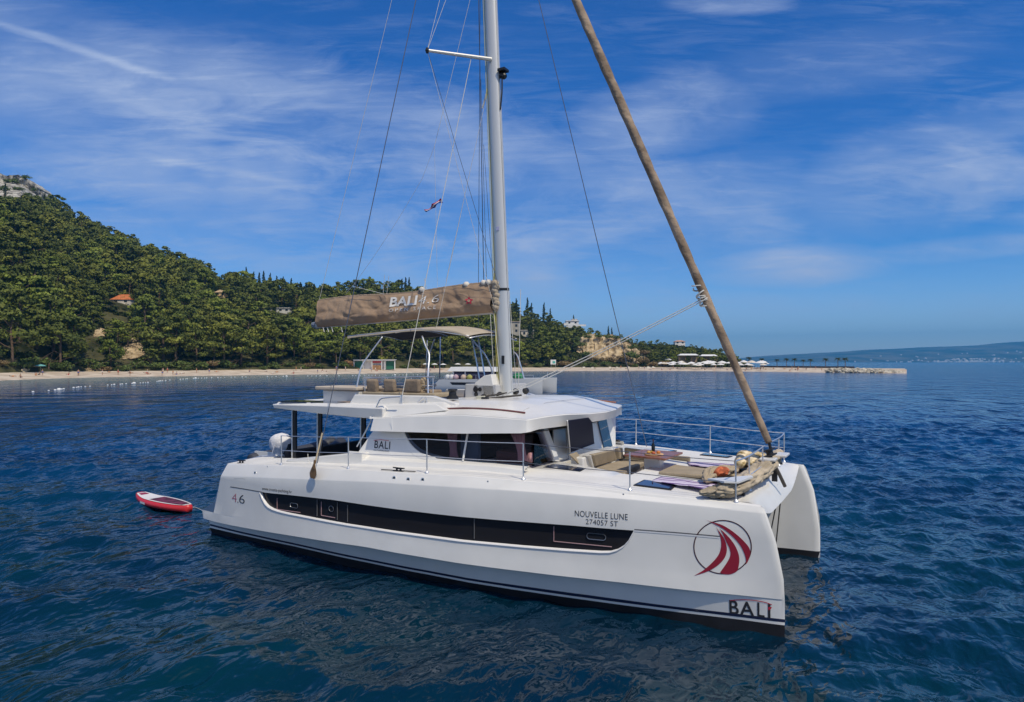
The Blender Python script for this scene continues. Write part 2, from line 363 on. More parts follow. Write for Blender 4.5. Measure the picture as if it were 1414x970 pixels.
def march(u, v):
    d = back_d(u)
    while d < top_d(u) * 1.02:
        if land_z(u, d) >= HC + (HY - v) / FOC * d: return d
        d += 1.5
    return top_d(u)
def crag(name, label, u0, u1, vt, vb, d0, d1, m, seed, nu=44, nv=26, rough=2.2, drape=0):
    """a weathered rock face: a solid sheet with ledges, set into the hill"""
    front, rows = [], []
    for i in range(nv + 1):
        r = []
        for k in range(nu + 1):
            a, b = k / nu, i / nv; u = u0 + (u1 - u0) * a
            v = ip(u, vb) + (ip(u, vt) - ip(u, vb)) * b
            q = Vector((u * .11, v * .10, seed))
            n1 = mnoise.fractal(q, 1., 2., 5) * rough + abs(mnoise.noise(Vector((u * .25, v * .06, seed + 4)))) * rough * .8
            edge = min(a, 1 - a, .12) / .12
            d = (d0 + (d1 - d0) * b if not drape else march(u, v) - drape - n1) + n1 * (0 if drape else 1) + (1 - edge) * (5 if not drape else drape * 1.2)
            r.append(W(u, d, v=v + mnoise.noise(q * 2.1) * 1.2))
        rows.append(r)
    rows.append([p + FWD * 14 + Vector((0, 0, -1)) for p in rows[-1]]); rows.append([Vector((p.x, p.y, rows[0][k].z - 3)) for k, p in enumerate(rows[-1])])
    o = MB().grid(rows).build(name, m, smooth='auto', angle=28); return tag(o, label, 'cliff', kind='structure')
crag('rock_face', 'pale grey limestone crag at the top of the hill', -40, 66, [(-40, 226), (-8, 236), (6, 243), (25, 241), (40, 250), (52, 259), (60, 268), (66, 284)], [(-40, 296), (66, 300)], 448, 466, m_rock, 2.2, 60, 40, 3., 6.)
crag('sandy_cliff', 'ochre sandy cliff under the white villa', 796, 892, [(796, 472), (806, 463), (820, 461), (834, 465), (846, 462), (858, 468), (872, 476), (892, 492)], [(796, 486), (830, 499), (892, 503)], 386, 402, m_cliff, 5.5, 60, 34, 3.2)
crag('landslip', 'bare sandy landslip between the pines above the beach', 165, 203, [(165, 484), (172, 478), (184, 466), (190, 474), (203, 478)], [(165, 497), (203, 494)], 236, 243, m_cliff, 7.7, 24, 18, .9, 1.6)
crag('bare_slope', 'small bare bank above the beach among pines', 128, 150, [(128, 457), (140, 452), (150, 459)], [(128, 465), (150, 464)], 268, 272, m_cliff, 9.1, 14, 8, .8, 1.4)
crag('beach_bank', 'low sandy bank at the back of the beach', 28, 42, [(28, 505), (36, 503), (42, 508)], [(28, 517), (42, 517)], 186, 189, m_cliff, 3.1, 10, 6, .4, .8)
crag('beach_bank', 'low sandy bank between pines and beach', 116, 142, [(116, 504), (126, 501), (142, 508)], [(116, 513), (142, 513)], 213, 216, m_cliff, 4.1, 10, 6, .4, .8)
# far island
rng = np.random.default_rng(3); rows = []
FAR_V = [(900, 503), (1000, 499), (1025, 494.5), (1060, 491.5), (1120, 488), (1200, 483.5), (1300, 479), (1350, 477), (1400, 472), (1500, 466), (1700, 468), (2000, 486), (2100, 500)]
for u in np.linspace(905, 2100, 200):
    zt = HC + (HY - ip(u, FAR_V)) / FOC * 8200; r = []
    for t in np.linspace(0, 1, 9):
        d = 6600 + 1600 * t; p = W(u, d, 0); r.append(W(u, d, zt * t ** .8 * (1 + .28 * mnoise.fractal(Vector((p.x * .0016, p.y * .0016, 2)), 1, 2, 4) * (1 - t * .8)) - .6))
    r.append(W(u, 9600, -1)); rows.append(r)
tag(MB().grid(rows).build('island_hills', mat('far_scrub', (.045, .055, .03), 1., spec=0., var=.5, vscale=.004, hue=(.10, .085, .06), detail=6), smooth=True), 'long blue island ridge on the horizon', 'hills', kind='structure')
tm = MB()
for i in range(170):
    u = random.gauss(1335, 34) if i < 140 else random.uniform(1180, 1414); d = 6560 + (random.random() ** 2) * (220 if i < 140 else 700)
    zt = HC + (HY - ip(u, FAR_V)) / FOC * 8200; z = max(1, zt * (max(0, d - 6600) / 1600) ** .8)
    w = random.uniform(8, 22); tm.box(W(u, d, z + 4), (w, w, random.uniform(7, 14)), (0, 0, random.random()))
tag(tm.build('town', mat('far_render', (.8, .76, .7), .9)), 'scatter of tiny white houses along the island shore', 'town', kind='stuff')

# ------------------------------------------------------------------ vegetation
def leaf_cloud(clumps, per, size, rng, flat=.35, out=.9):
    C, NRM = [], []
    for c, r in clumps:
        n = per; d = rng.normal(size=(n, 3)); d /= np.linalg.norm(d, axis=1)[:, None]
        rad = rng.random(n) ** .4
        C.append(np.array(c) + d * np.array(r) * rad[:, None]); nn = d * out + rng.normal(size=(n, 3)) * .55; nn[:, 2] += flat; NRM.append(nn)
    C = np.concatenate(C); Nn = np.concatenate(NRM); Nn /= np.linalg.norm(Nn, axis=1)[:, None]
    ref = rng.normal(size=Nn.shape); A = np.cross(Nn, ref); A /= np.linalg.norm(A, axis=1)[:, None]; B = np.cross(Nn, A)
    s = size * (.55 + .9 * rng.random(len(C)))[:, None]; t = s * (.45 + .5 * rng.random(len(C)))[:, None]
    V = np.stack([C - A * s, C - B * t, C + A * s, C + B * t], 1).reshape(-1, 3)
    return V, np.arange(len(V)).reshape(-1, 4)
def pine_clumps(rng, n, H=10., R=3.5, z0=2.2):
    out = []
    for i in range(n):
        f = rng.random() ** .8; z = z0 + (H - .6 - z0) * f
        prof = math.sin(math.pi * min(1, .22 + .78 * f) ** 1.1) * 1.05 + .12
        a = rng.random() * 6.283; q = R * prof * (.35 + .65 * rng.random() ** .5)
        s = .7 + 1.0 * rng.random() ** 1.5
        out.append(((q * math.cos(a), q * math.sin(a), z), (1.5 * s, 1.5 * s, .58 * s)))
    out.append(((0, 0, H - .7), (1.2, 1.2, .7)))
    return out
def foliage_mat(name, lo, hi, scale=.13, tip=None):
    m = bpy.data.materials.new(name); m.use_nodes = True; t = m.node_tree; b = t.nodes['Principled BSDF']
    g = N(t, 'ShaderNodeNewGeometry'); n = N(t, 'ShaderNodeTexNoise'); n.inputs['Scale'].default_value = scale; n.inputs['Detail'].default_value = 3; n.inputs['Roughness'].default_value = .7; LK(t, g.outputs['Position'], n.inputs[0])
    n2 = N(t, 'ShaderNodeTexNoise'); n2.inputs['Scale'].default_value = 1.1; n2.inputs['Detail'].default_value = 2; LK(t, g.outputs['Position'], n2.inputs[0])
    f = math_(t, 'ADD', math_(t, 'MULTIPLY', sstep(t, n.outputs[0], .32, .68), .65), math_(t, 'MULTIPLY', sstep(t, n2.outputs[0], .3, .7), .35))
    LK(t, mixc(t, f, lo, hi), b.inputs['Base Color']); b.inputs['Roughness'].default_value = .75; b.inputs['Specular IOR Level'].default_value = .25
    return m
m_pine = foliage_mat('pine_foliage', (.046, .062, .010), (.27, .275, .042))
m_dpine = foliage_mat('dark_pine_foliage', (.034, .052, .011), (.185, .205, .034)); m_fresh = foliage_mat('fresh_green_foliage', (.060, .088, .012), (.27, .31, .046)); m_under = foliage_mat('undergrowth_foliage', (.022, .034, .009), (.085, .105, .024), .2)
m_cyp = foliage_mat('cypress_foliage', (.020, .036, .014), (.045, .068, .024), .3)
m_bush = foliage_mat('bush_foliage', (.06, .095, .02), (.15, .19, .045), .2)
m_dry = foliage_mat('dry_bush_foliage', (.15, .10, .04), (.26, .19, .09), .3)
m_bark = mat('pine_bark', (.16, .11, .075), .95, bump=.6, bscale=6, var=.3, spec=.1)

TR = np.random.default_rng(21)
def trunk_mesh(name, H, r, rng, limbs=5):
    mb = MB(); top = Vector((rng.normal() * .4, rng.normal() * .4, H * .86))
    mb.tube(catmull([(0, 0, -1.2), (rng.normal() * .12, rng.normal() * .12, H * .3), (rng.normal() * .25, rng.normal() * .25, H * .6), top], 3), [r * (1.15 - .08 * k) for k in range(10)], 7)
    for i in range(limbs):
        z = H * (.3 + .45 * i / limbs); a = rng.random() * 6.28; L = 1.6 + rng.random() * 1.2
        p = Vector((0, 0, z)); q = p + Vector((math.cos(a) * L, math.sin(a) * L, .7 + rng.random()))
        mb.tube([p, p.lerp(q, .5) + Vector((0, 0, -.15)), q], [r * .5, r * .35, r * .15], 5)
    o = mb.build(name, m_bark, smooth=True); me = o.data; bpy.data.objects.remove(o); return me
CROWNS = [np_mesh('crown', *leaf_cloud(pine_clumps(TR, 21), 66, .32, TR), [mm]) for mm in (m_pine, m_dpine, m_fresh, m_dpine, m_pine, m_dpine, m_fresh, m_pine, m_dpine)]
TRUNKS = [trunk_mesh('trunk', 10., .24, TR) for _ in range(4)]
LOW = [leaf_cloud(pine_clumps(TR, 15), 23, .56, TR) for _ in range(9)]
def cyp_clumps(rng, H=10., R=.95, n=20):
    out = []
    for i in range(n):
        f = (i + .5) / n; r = R * (math.sin(math.pi * min(1, .12 + f * .88)) ** .7) * (1 - .25 * f) + .06
        out.append(((rng.normal() * .12, rng.normal() * .12, .3 + f * (H - .6)), (r, r, H / n * 1.1)))
    return out
CYPS = [np_mesh('crown', *leaf_cloud(cyp_clumps(TR), 40, .22, TR, flat=.1), [m_cyp]) for _ in range(3)]
BUSH = [np_mesh('crown', *leaf_cloud([((TR.normal() * .55, TR.normal() * .55, .5 + .5 * TR.random()), (.75, .75, .5)) for _ in range(8)], 45, .16, TR), [mm]) for mm in (m_bush, m_bush, m_dry)]
STEM = trunk_mesh('stem', 1.2, .08, TR, 3)

CLEAR = []   # (u0, u1, v0, v1, depth): nothing may stand in front of these
HOUSES = [  # label, u, v base, width px, wall px, roof px, wall colour, roof colour, kind
    ('white-walled house with an orange tiled roof among the hillside pines', 172, 420, 27, 6, 8, (.75, .68, .58), (.55, .17, .06), 'hip'),
    ('small ochre house high in the wood left of the sail bag', 306, 410, 14, 6, 4, (.72, .52, .28), (.55, .40, .25), 'hip'),
    ('long low pale building on the slope behind the boom end', 387, 432, 34, 6, 2, (.66, .64, .58), (.60, .58, .52), 'flat'),
    ('tiny white hut among bushes below the orange roof', 228, 433, 9, 6, 1, (.78, .76, .70), (.6, .58, .5), 'flat'),
    ('white villa on the hilltop above the sandy cliff', 790, 449, 17, 5, 3, (.82, .80, .76), (.70, .66, .60), 'villa'),
    ('pale two-storey house just right of the mast on the slope', 728, 466, 17, 9, 3, (.66, .60, .50), (.45, .40, .34), 'flat'),
    ('stone-walled house half hidden behind the mast', 708, 462, 20, 17, 3, (.46, .42, .35), (.40, .32, .25), 'flat'),
    ('small white house among trees near the end of the hill', 938, 476, 14, 4, 2, (.78, .74, .68), (.5, .3, .2), 'hip'),
]
HPOS = []
for h in HOUSES:
    d = march(h[1], h[2]) - 1.0
    HPOS.append(d); CLEAR.append((h[1] - h[3] * .5, h[1] + h[3] * .5, h[2] - h[4] * .85 - h[5], h[2] - h[4] * .1, d + 4))
for (u0, u1, v0, v1, d) in ((-45, 58, 243, 268, 464), (800, 886, 468, 492, 400), (168, 200, 473, 490, 240), (130, 149, 456, 462, 270), (29, 41, 506, 513, 188), (118, 140, 504, 511, 214)):
    CLEAR.append((u0, u1, v0, v1, d))
def blocked(u, d, z, h, r):
    ru = r * FOC / d * .8; vt = HY - (z + h - HC) / d * FOC; vb = HY - (z + h * .15 - HC) / d * FOC
    for (u0, u1, v0, v1, D) in CLEAR:
        if d < D and u + ru > u0 and u - ru < u1 and vt < v1 and vb > v0: return True
    return False
PINES = []
for r0 in np.arange(-330, 190, 7.4):
    for d0 in np.arange(150, 540, 7.4):
        r = r0 + random.uniform(-3, 3); d = d0 + random.uniform(-3, 3); u = CX + FOC * r / d
        if not -330 < u < 1022: continue
        if d < back_d(u) + 1.5 or d > top_d(u) + 14: continue
        if random.random() < .10: continue
        h = random.uniform(9.0, 16.5) * ip(u, [(0, 1.05), (600, 1), (780, .72), (880, .5), (1000, .42)])
        if 60 < u < 420 and d < back_d(u) + 40: h *= 1.05
        if d > top_d(u) - 50: h *= .62
        if 120 < u < 215 and d < 262: h *= .62
        z = land_z(u, d)
        if blocked(u, d, z, h, h * .34): continue
        if 780 < u < 905 and d < 386: h *= .35
        PINES.append((h / d, u, d, z, h))
inview = sorted([p for p in PINES if -12 < p[1] < 1022], reverse=True)
# trees hidden wholly behind nearer ones read as mass; the 300 largest are trees of their own
IND = inview[:300]; ids = set(id(p) for p in IND); REST = [p for p in PINES if id(p) not in ids]
for k, (s, u, d, z, h) in enumerate(IND):
    p = W(u, d, z - .2)
    if d < back_d(u) + 16: lb, gp = 'green pine in the front row of the wood along the beach', 'pines in the front row along the beach'
    else: lb, gp = 'green pine on the lower slope behind the front row of trees', 'pines on the lower slope of the wooded hill'
    t = thing('pine_tree', lb, 'tree', p, gp, random.random() * 6.28)
    sc = h / 10.; t.scale = (sc * random.uniform(.9, 1.2), sc * random.uniform(.9, 1.2), sc)
    obj('trunk', TRUNKS[k % 4], t); obj('crown', CROWNS[random.randrange(9)], t)
Vs, Fs, n, Mi = [], [], 0, []
for (s, u, d, z, h) in REST:
    V, F = LOW[random.randrange(9)]; a = random.random() * 6.283; sc = h / 10.; sw = sc * random.uniform(.95, 1.25)
    p = W(u, d, z - .2); c_, s_ = math.cos(a), math.sin(a)
    Vs.append(np.stack([(V[:, 0] * c_ - V[:, 1] * s_) * sw + p.x, (V[:, 0] * s_ + V[:, 1] * c_) * sw + p.y, V[:, 2] * sc + p.z], 1)); Fs.append(F + n); n += len(V); Mi.append(np.full(len(F), random.choice((0, 0, 0, 1, 1, 1, 1, 2)), np.int32))
tag(obj('forest', np_mesh('forest', np.concatenate(Vs), np.concatenate(Fs), [m_pine, m_dpine, m_fresh], np.concatenate(Mi))), 'mass of pines covering the upper hill', 'forest', kind='stuff')
print('trees', len(PINES), 'single', len(IND))
# brush between the trees
Vs, Fs, n = [], [], 0
BV, BF = leaf_cloud([((TR.normal() * .7, TR.normal() * .7, .35), (.9, .9, .5)) for _ in range(7)], 9, .42, TR)
for i in range(4200):
    u = random.uniform(-150, 1030); d = back_d(u) + (top_d(u) - back_d(u)) * random.random() ** .8 + .5; z = land_z(u, d); sc = random.uniform(.7, 1.7)
    vb = HY - (z + .5 - HC) / d * FOC
    if any(u0 < u < u1 and v0 < vb < v1 for (u0, u1, v0, v1, D) in CLEAR): continue
    p = W(u, d, z); Vs.append(BV * sc + np.array(p)); Fs.append(BF + n); n += len(BV)
tag(obj('undergrowth', np_mesh('undergrowth', np.concatenate(Vs), np.concatenate(Fs), [m_under])), 'low green scrub between the pines', 'scrub', kind='stuff')

CY = [(340, 369, 30), (350, 375, 26), (358, 376, 26), (364, 374, 30), (373, 377, 26), (382, 381, 24), (391, 382, 24), (422, 382, 52), (415, 390, 44), (434, 391, 46), (363, 394, 34), (339, 398, 34), (329, 401, 34),
      (133, 364, 46), (121, 374, 34), (62, 266, 20), (70, 270, 18), (7, 253, 24), (550, 386, 22), (555, 385, 24), (560, 383, 26), (565, 383, 26), (713, 412, 28), (728, 411, 28), (734, 418, 24), (751, 418, 17), (760, 426, 11), (792, 435, 12),
      (840, 450, 10), (845, 452, 9), (306, 380, 18), (402, 384, 24), (250, 372, 24), (187, 404, 26)]
CY += [(random.uniform(150, 432), random.uniform(392, 450), random.uniform(24, 40)) for _ in range(26)] + [(random.uniform(440, 560), random.uniform(386, 402), 26) for _ in range(5)] + [(random.uniform(600, 770), random.uniform(425, 455), random.uniform(18, 28)) for _ in range(9)]
for k, (u, vt, hp) in enumerate(CY):
    d = march(u, vt + hp); z = land_z(u, d); h = HC + (HY - vt) / FOC * d - z; h = max(3., min(h, 17))
    if u < 100: lb, gp = 'dark narrow cypress near the limestone crag', 'cypresses by the crag'
    elif u < 300: lb, gp = 'tall dark cypress alone amid the hillside pines', 'lone cypresses amid the pines'
    elif u < 440: lb, gp = 'dark slender cypress on the ridge left of the brown sail bag', 'cypresses on the ridge left of the sail bag'
    elif u < 600: lb, gp = 'dark cypress tip above the brown sail bag', 'cypresses behind the sail bag'
    else: lb, gp = 'dark cypress on the skyline right of the mast', 'cypresses right of the mast'
    t = thing('cypress_tree', lb, 'tree', W(u, d, z), gp, random.random() * 6); s = h / 10; t.scale = (max(.7, s), max(.7, s), s)
    obj('trunk', TRUNKS[k % 4], t).scale = (.7, .7, .5); obj('crown', CYPS[k % 3], t)
for k in range(64):
    u = -8 + 1028 * (k + random.random() * .8) / 64
    if 482 < u < 552 or 600 < u < 690: continue
    d = back_d(u) + random.uniform(-1.5, 3.5); dry = (k * 7) % 9 == 0 or 765 < u < 790 or 895 < u < 925
    lb, gp = ('dry brown bush at the back of the beach', 'dry bushes along the beach') if dry else ('bright green rounded bush at the back of the beach', 'green bushes along the beach')
    t = thing('bush', lb, 'bush', W(u, d, land_z(u, d) - .1), gp, random.random() * 6); s = random.uniform(1.0, 2.3); t.scale = (s * 1.2, s * 1.2, s)
    obj('stem', STEM, t); obj('crown', BUSH[2 if dry else k % 2], t)

for k, (u, v, off, s, dry) in enumerate(((3, 262, 9, 2.2, 0), (10, 250, 9, 1.6, 0), (22, 252, 9, 2.0, 0), (24, 262, 9, 1.8, 0), (35, 246, 7, 1.8, 0), (38, 270, 9, 1.5, 0), (47, 262, 8, 1.6, 0), (52, 274, 8, 1.8, 0), (15, 276, 9, 1.8, 0), (30, 282, 9, 2.2, 0), (6, 283, 9, 2.4, 0),
        (798, 478, 'c', 2.2, 0), (806, 492, 'c', 2.4, 0), (818, 498, 'c', 1.8, 1), (832, 500, 'c', 2.2, 1), (846, 499, 'c', 2.0, 1), (858, 497, 'c', 2.4, 1), (868, 492, 'c', 2.2, 0), (878, 494, 'c', 2.6, 0), (886, 500, 'c', 2.2, 1), (872, 481, 'c', 2.0, 0), (812, 466, 'c', 1.5, 0), (828, 465, 'c', 1.6, 0), (840, 466, 'c', 1.4, 0), (852, 467, 'c', 1.7, 0), (862, 472, 'c', 1.8, 0), (892, 488, 'c', 1.8, 1), (796, 470, 'c', 1.6, 0))):
    d = 386 + (502 - v) * .42 - 3.5 if off == 'c' else march(u, v) - off
    lb, gp = ('bush clinging to the ochre sandy cliff below the villa', 'bushes on the sandy cliff') if off == 'c' else ('dark bush growing on the limestone crag', 'bushes on the crag')
    t = thing('bush', lb, 'bush', W(u, d, v=v + 2), gp, random.random() * 6); t.scale = (s * 1.3, s * 1.3, s * 1.1); obj('stem', STEM, t); obj('crown', BUSH[2 if dry else k % 2], t)

for k in range(16):
    u = random.uniform(140, 212); v = random.uniform(452, 498); d = march(u, v); s = random.uniform(1.2, 2.4)
    if 166 < u < 202 and v > 468: continue
    t = thing('bush', 'green bush on the open slope beside the bare landslip', 'bush', W(u, d, land_z(u, d) - .1), 'bushes beside the landslip', random.random() * 6); t.scale = (s * 1.2, s * 1.2, s); obj('stem', STEM, t); obj('crown', BUSH[k % 2], t)
# ------------------------------------------------------------------ houses on the hill
m_glassd = mat('dark_window', (.03, .035, .04), .15, spec=.6)
YAW = math.radians(30)
def local_house(t, w, dpt, hw, hr, wall, roof, kind):
    mb = MB(); mb.box((0, 0, hw / 2 - 1), (w, dpt, hw + 2)); mb.build('wall', wall, t, loc=base_of(t))
def house(i):
    lb, u, vb, wp, hp, rp, cw, cr_, kind = HOUSES[i]; d = HPOS[i]; k = d / FOC; z = HC + (HY - vb) * k; w, hw, hr = wp * k, hp * k, rp * k; dp = w * .7
    t = thing('house', lb, 'house', W(u, d + dp / 2, z)); o = t.location
    X = lambda a, b, c: o + RIGHT * a + FWD * b + Vector((0, 0, c)); RM = Matrix.Rotation(YAW, 3, 'Z')
    mw = mat('house_wall_%d' % i, cw, .9, var=.12, vscale=.5); mr = mat('house_roof_%d' % i, cr_, .9, var=.25, vscale=1.2)
    wb = MB(); wb.box(X(0, 0, hw / 2 - 1), (w, dp, hw + 2), RM)
    if kind == 'villa': wb.box(X(w * .16, -dp * .1, hw * 1.15), (w * .45, dp * .7, hw * .7), RM); wb.box(X(-w * .52, -dp * .3, hw * .2), (w * .35, dp * .5, hw * .7), RM); wb.box(X(w * .8, -dp * .3, -hw * .1), (w * .6, .5, hw * .5), RM)
    wb.build('wall', mw, t)
    e = .4; rb = MB(); b = [X(sx * (w / 2 + e), sy * (dp / 2 + e), hw) for sx, sy in ((-1, -1), (1, -1), (1, 1), (-1, 1))]
    if kind == 'hip': rb.hexa(b, [X(sx * w * .22, sy * dp * .04, hw + hr) for sx, sy in ((-1, -1), (1, -1), (1, 1), (-1, 1))])
    else: rb.hexa(b, [p + Vector((0, 0, max(.35, hr * .4))) for p in b])
    if kind == 'villa': rb.box(X(w * .16, -dp * .1, hw * 1.5 + .2), (w * .5, dp * .78, .35), RM)
    rb.build('roof', mr, t)
    nwin = max(2, int(w / 3))
    for a in range(nwin):
        for fl in range(2 if hw > 4.5 else 1):
            fx = -w / 2 + w * (a + .5) / nwin; fz = hw * (.62 if hw <= 4.5 else .3 + .42 * fl)
            MB().box(X(fx, -dp / 2 - .02, fz), (min(1.3, w / nwin * .5), .1, min(1.5, hw * .4)), RM).build('window', m_glassd, t)
for i in range(len(HOUSES)): house(i)

# ------------------------------------------------------------------ beach bar, sign, parasols, palms, people, boulders, buoys
def far_frame(u, d, z): 
    o = W(u, d, z); return o, (lambda a, b, c: o + RIGHT * a + FWD * b + Vector((0, 0, c))), Matrix.Rotation(YAW, 3, 'Z')
m_white = mat('white_paint', (.8, .79, .76), .6); m_green = mat('green_panel', (.02, .14, .075), .6); m_timber = mat('timber', (.36, .20, .09), .8, var=.3, vscale=2)
m_red = mat('red_paint', (.5, .04, .03), .5); m_pole = mat('grey_pole', (.35, .35, .36), .5, metal=.6)
def bar():
    u, d = 517, 286; k = d / FOC; z = land_z(u, d); o, X, RM = far_frame(u, d, z)
    t = thing('beach_bar', 'low white and green beach bar with three open bays at the back of the beach', 'beach bar', o)
    Wd = 56 * k; H = 13.5 * k - .2
    f = MB()
    for a in (-.5, -.28, -.06, .18, .26, .5): f.box(X(a * Wd, 0, H / 2), (.28, .28, H), RM)
    f.box(X(0, 0, H), (Wd + .5, .6, .4), RM); f.box(X(0, 1.6, H / 2), (Wd, .15, H), RM); f.build('frame', m_white, t)
    f = MB(); f.box(X(0, 1, H + .25), (Wd + .8, 3.2, .18), RM); f.build('roof', m_white, t)
    for a in (-.39, .38): MB().box(X(a * Wd, .9, H * .48), (Wd * .2, .12, H * .9), RM).build('shutter', m_green, t)
    MB().box(X(.06 * Wd, .5, H * .24), (Wd * .24, .5, H * .48), RM).build('counter', m_timber, t)
    MB().box(X(.06 * Wd, .2, H * .83), (Wd * .22, .1, H * .2), RM).build('awning', m_red, t)
    o, X, RM = far_frame(480, d + 2, z)
    t2 = thing('kiosk', 'small orange-brown timber kiosk left of the white and green beach bar', 'kiosk', o)
    MB().box(X(0, 0, 1.5), (5.5, 3, 3), RM).build('wall', mat('orange_timber', (.50, .22, .06), .8, var=.3, vscale=1), t2); MB().hexa([X(-3.2, -2, 3), X(3.2, -2, 3), X(3.2, 2, 3), X(-3.2, 2, 3)], [X(-.6, -.2, 4), X(.6, -.2, 4), X(.6, .2, 4), X(-.6, .2, 4)]).build('roof', m_timber, t2)
    MB().box(X(.4, -1.52, 1.6), (2.6, .06, 1.1), RM).build('hatch', m_glassd, t2)
bar()
def sign():
    d = back_d(764) - 3; z = land_z(764, d); o, X, RM = far_frame(764, d, z); t = thing('beach_sign', 'white and turquoise notice board on two posts at the back of the beach', 'sign', o)
    k = d / FOC; w = 7.5 * k; zt = HC + (HY - 497) * k - z; zb = HC + (HY - 503.5) * k - z
    for a in (-.4, .4): MB().box(X(a * w, .1, zt / 2), (.16, .16, zt), RM).build('post', m_pole, t)
    MB().box(X(0, 0, (zt + zb) / 2), (w, .14, zt - zb), RM).build('board', m_white, t); MB().box(X(.12 * w, -.09, (zt + zb) / 2 - .1), (w * .5, .03, (zt - zb) * .5), RM).build('notice', mat('turquoise_print', (.10, .42, .36), .6), t)
sign()
m_cloths = [mat('parasol_white', (.82, .80, .76), .9), mat('parasol_cream', (.74, .66, .52), .9), mat('parasol_teal', (.16, .42, .38), .9)]
PAR = []
for mm in m_cloths:
    mb = MB(); mb.lathe([(1.55, 2.05), (1.5, 2.12), (.8, 2.42), (.08, 2.62), (.02, 2.62)], n=8, cap=False); o = mb.build('canopy', mm, solid=.02); PAR.append(o.data); bpy.data.objects.remove(o)
o = MB().tube([(0, 0, 0), (0, 0, 2.7)], .035, 6).build('pole', m_pole); PPOLE = o.data; bpy.data.objects.remove(o)
spots = [(56, 3, .96, 2)] + [(u, dd, s, c) for u, dd, s, c in [(random.uniform(910, 1060), random.uniform(12, 52), random.uniform(1.0, 1.45), random.choice((0, 0, 0, 1))) for _ in range(64)]] + [(u, 4 + random.random() * 6, 1, 0) for u in (600, 612, 588, 632, 646, 700)]
for k, (u, dd, s, c) in enumerate(spots):
    d = (shore_d(u) + dd) if u > 800 else back_d(u) - dd; z = land_z(u, d) if u < 985 or d < back_d(u) + 3 else 1.45
    if k == 0: lb, gp = 'single green parasol standing alone at the left end of the beach', None
    elif u > 800: lb, gp = 'pale sun parasol in the crowded rows at the far end of the beach', 'parasols at the far end of the beach'
    else: lb, gp = 'white parasol near the beach bar behind the catamaran', 'parasols near the beach bar'
    t = thing('parasol', lb, 'parasol', W(u, d, z), gp, random.random()); t.scale = (s, s, s)
    obj('pole', PPOLE, t); obj('canopy', PAR[c], t)
# beach bar pavilions behind the parasols
for (u, wv, vv, lb) in ((950, 26, 499, 'low white-roofed restaurant pavilion behind the parasols'), (978, 22, 500, 'second smaller pale pavilion to the right of the restaurant behind the parasols')):
    d = shore_d(u) + 58; k = d / FOC; o, X, RM = far_frame(u, d, 1.45); t = thing('pavilion', lb, 'pavilion', o); w = wv * k; h = HC + (HY - vv + 8) * k - 1.45
    for a in (-.48, -.16, .16, .48): MB().box(X(a * w, -1.5, h / 2), (.2, .2, h), RM).build('post', m_timber, t)
    MB().box(X(0, 1.5, h / 2), (w, .2, h), RM).build('wall', mat('pavilion_wall', (.42, .30, .2), .9), t); MB().hexa([X(-w * .53, -2.4, h), X(w * .53, -2.4, h), X(w * .53, 2.4, h), X(-w * .53, 2.4, h)], [X(-w * .4, -.3, h + .9), X(w * .4, -.3, h + .9), X(w * .4, .3, h + .9), X(-w * .4, .3, h + .9)]).build('roof', m_white, t)
# palms on the spit
def palm_parts():
    mb = MB(); mb.tube(catmull([(0, 0, -.3), (.06, 0, 1.6), (.1, .05, 3.4), (.05, .05, 5)], 4), [.2, .19, .18, .17, .165, .16, .155, .15, .15, .15, .15, .15, .16], 7); o = mb.build('trunk', m_bark); tr = o.data; bpy.data.objects.remove(o)
    mb = MB()
    for i in range(16):
        a = i * 2.4; el = .9 - 1.25 * (i / 16); L = 1.9; pts = []
        for k in range(5):
            f = k / 4; r = L * f; pts.append(Vector((math.cos(a) * r * math.cos(el * .6), math.sin(a) * r * math.cos(el * .6), 5 + math.sin(el) * r - 1.0 * f * f)))
        side = Vector((-math.sin(a), math.cos(a), 0)); mb.grid([[p - side * w + Vector((0, 0, -w * .5)), p, p + side * w + Vector((0, 0, -w * .5))] for p, w in zip(pts, (.08, .3, .32, .22, .02))])
    o = mb.build('crown', m_cyp, fix=False); cr2 = o.data; bpy.data.objects.remove(o); return tr, cr2
ptr, pcr = palm_parts()
for u, vt in ((1034, 492), (1052, 494), (1073, 495), (1086, 494), (1097, 494), (1109, 496), (1119, 495), (1140, 494), (1157, 493), (1167, 493)):
    d = back_d(u) + 12; z = 1.45; h = HC + (HY - vt) / FOC * d - z
    t = thing('palm_tree', 'young palm in the row along the spit', 'tree', W(u, d, z), 'palms along the spit', random.random() * 6); t.scale = (h / 6 * 1.1,) * 2 + (h / 5.9,)
    obj('trunk', ptr, t); obj('crown', pcr, t)
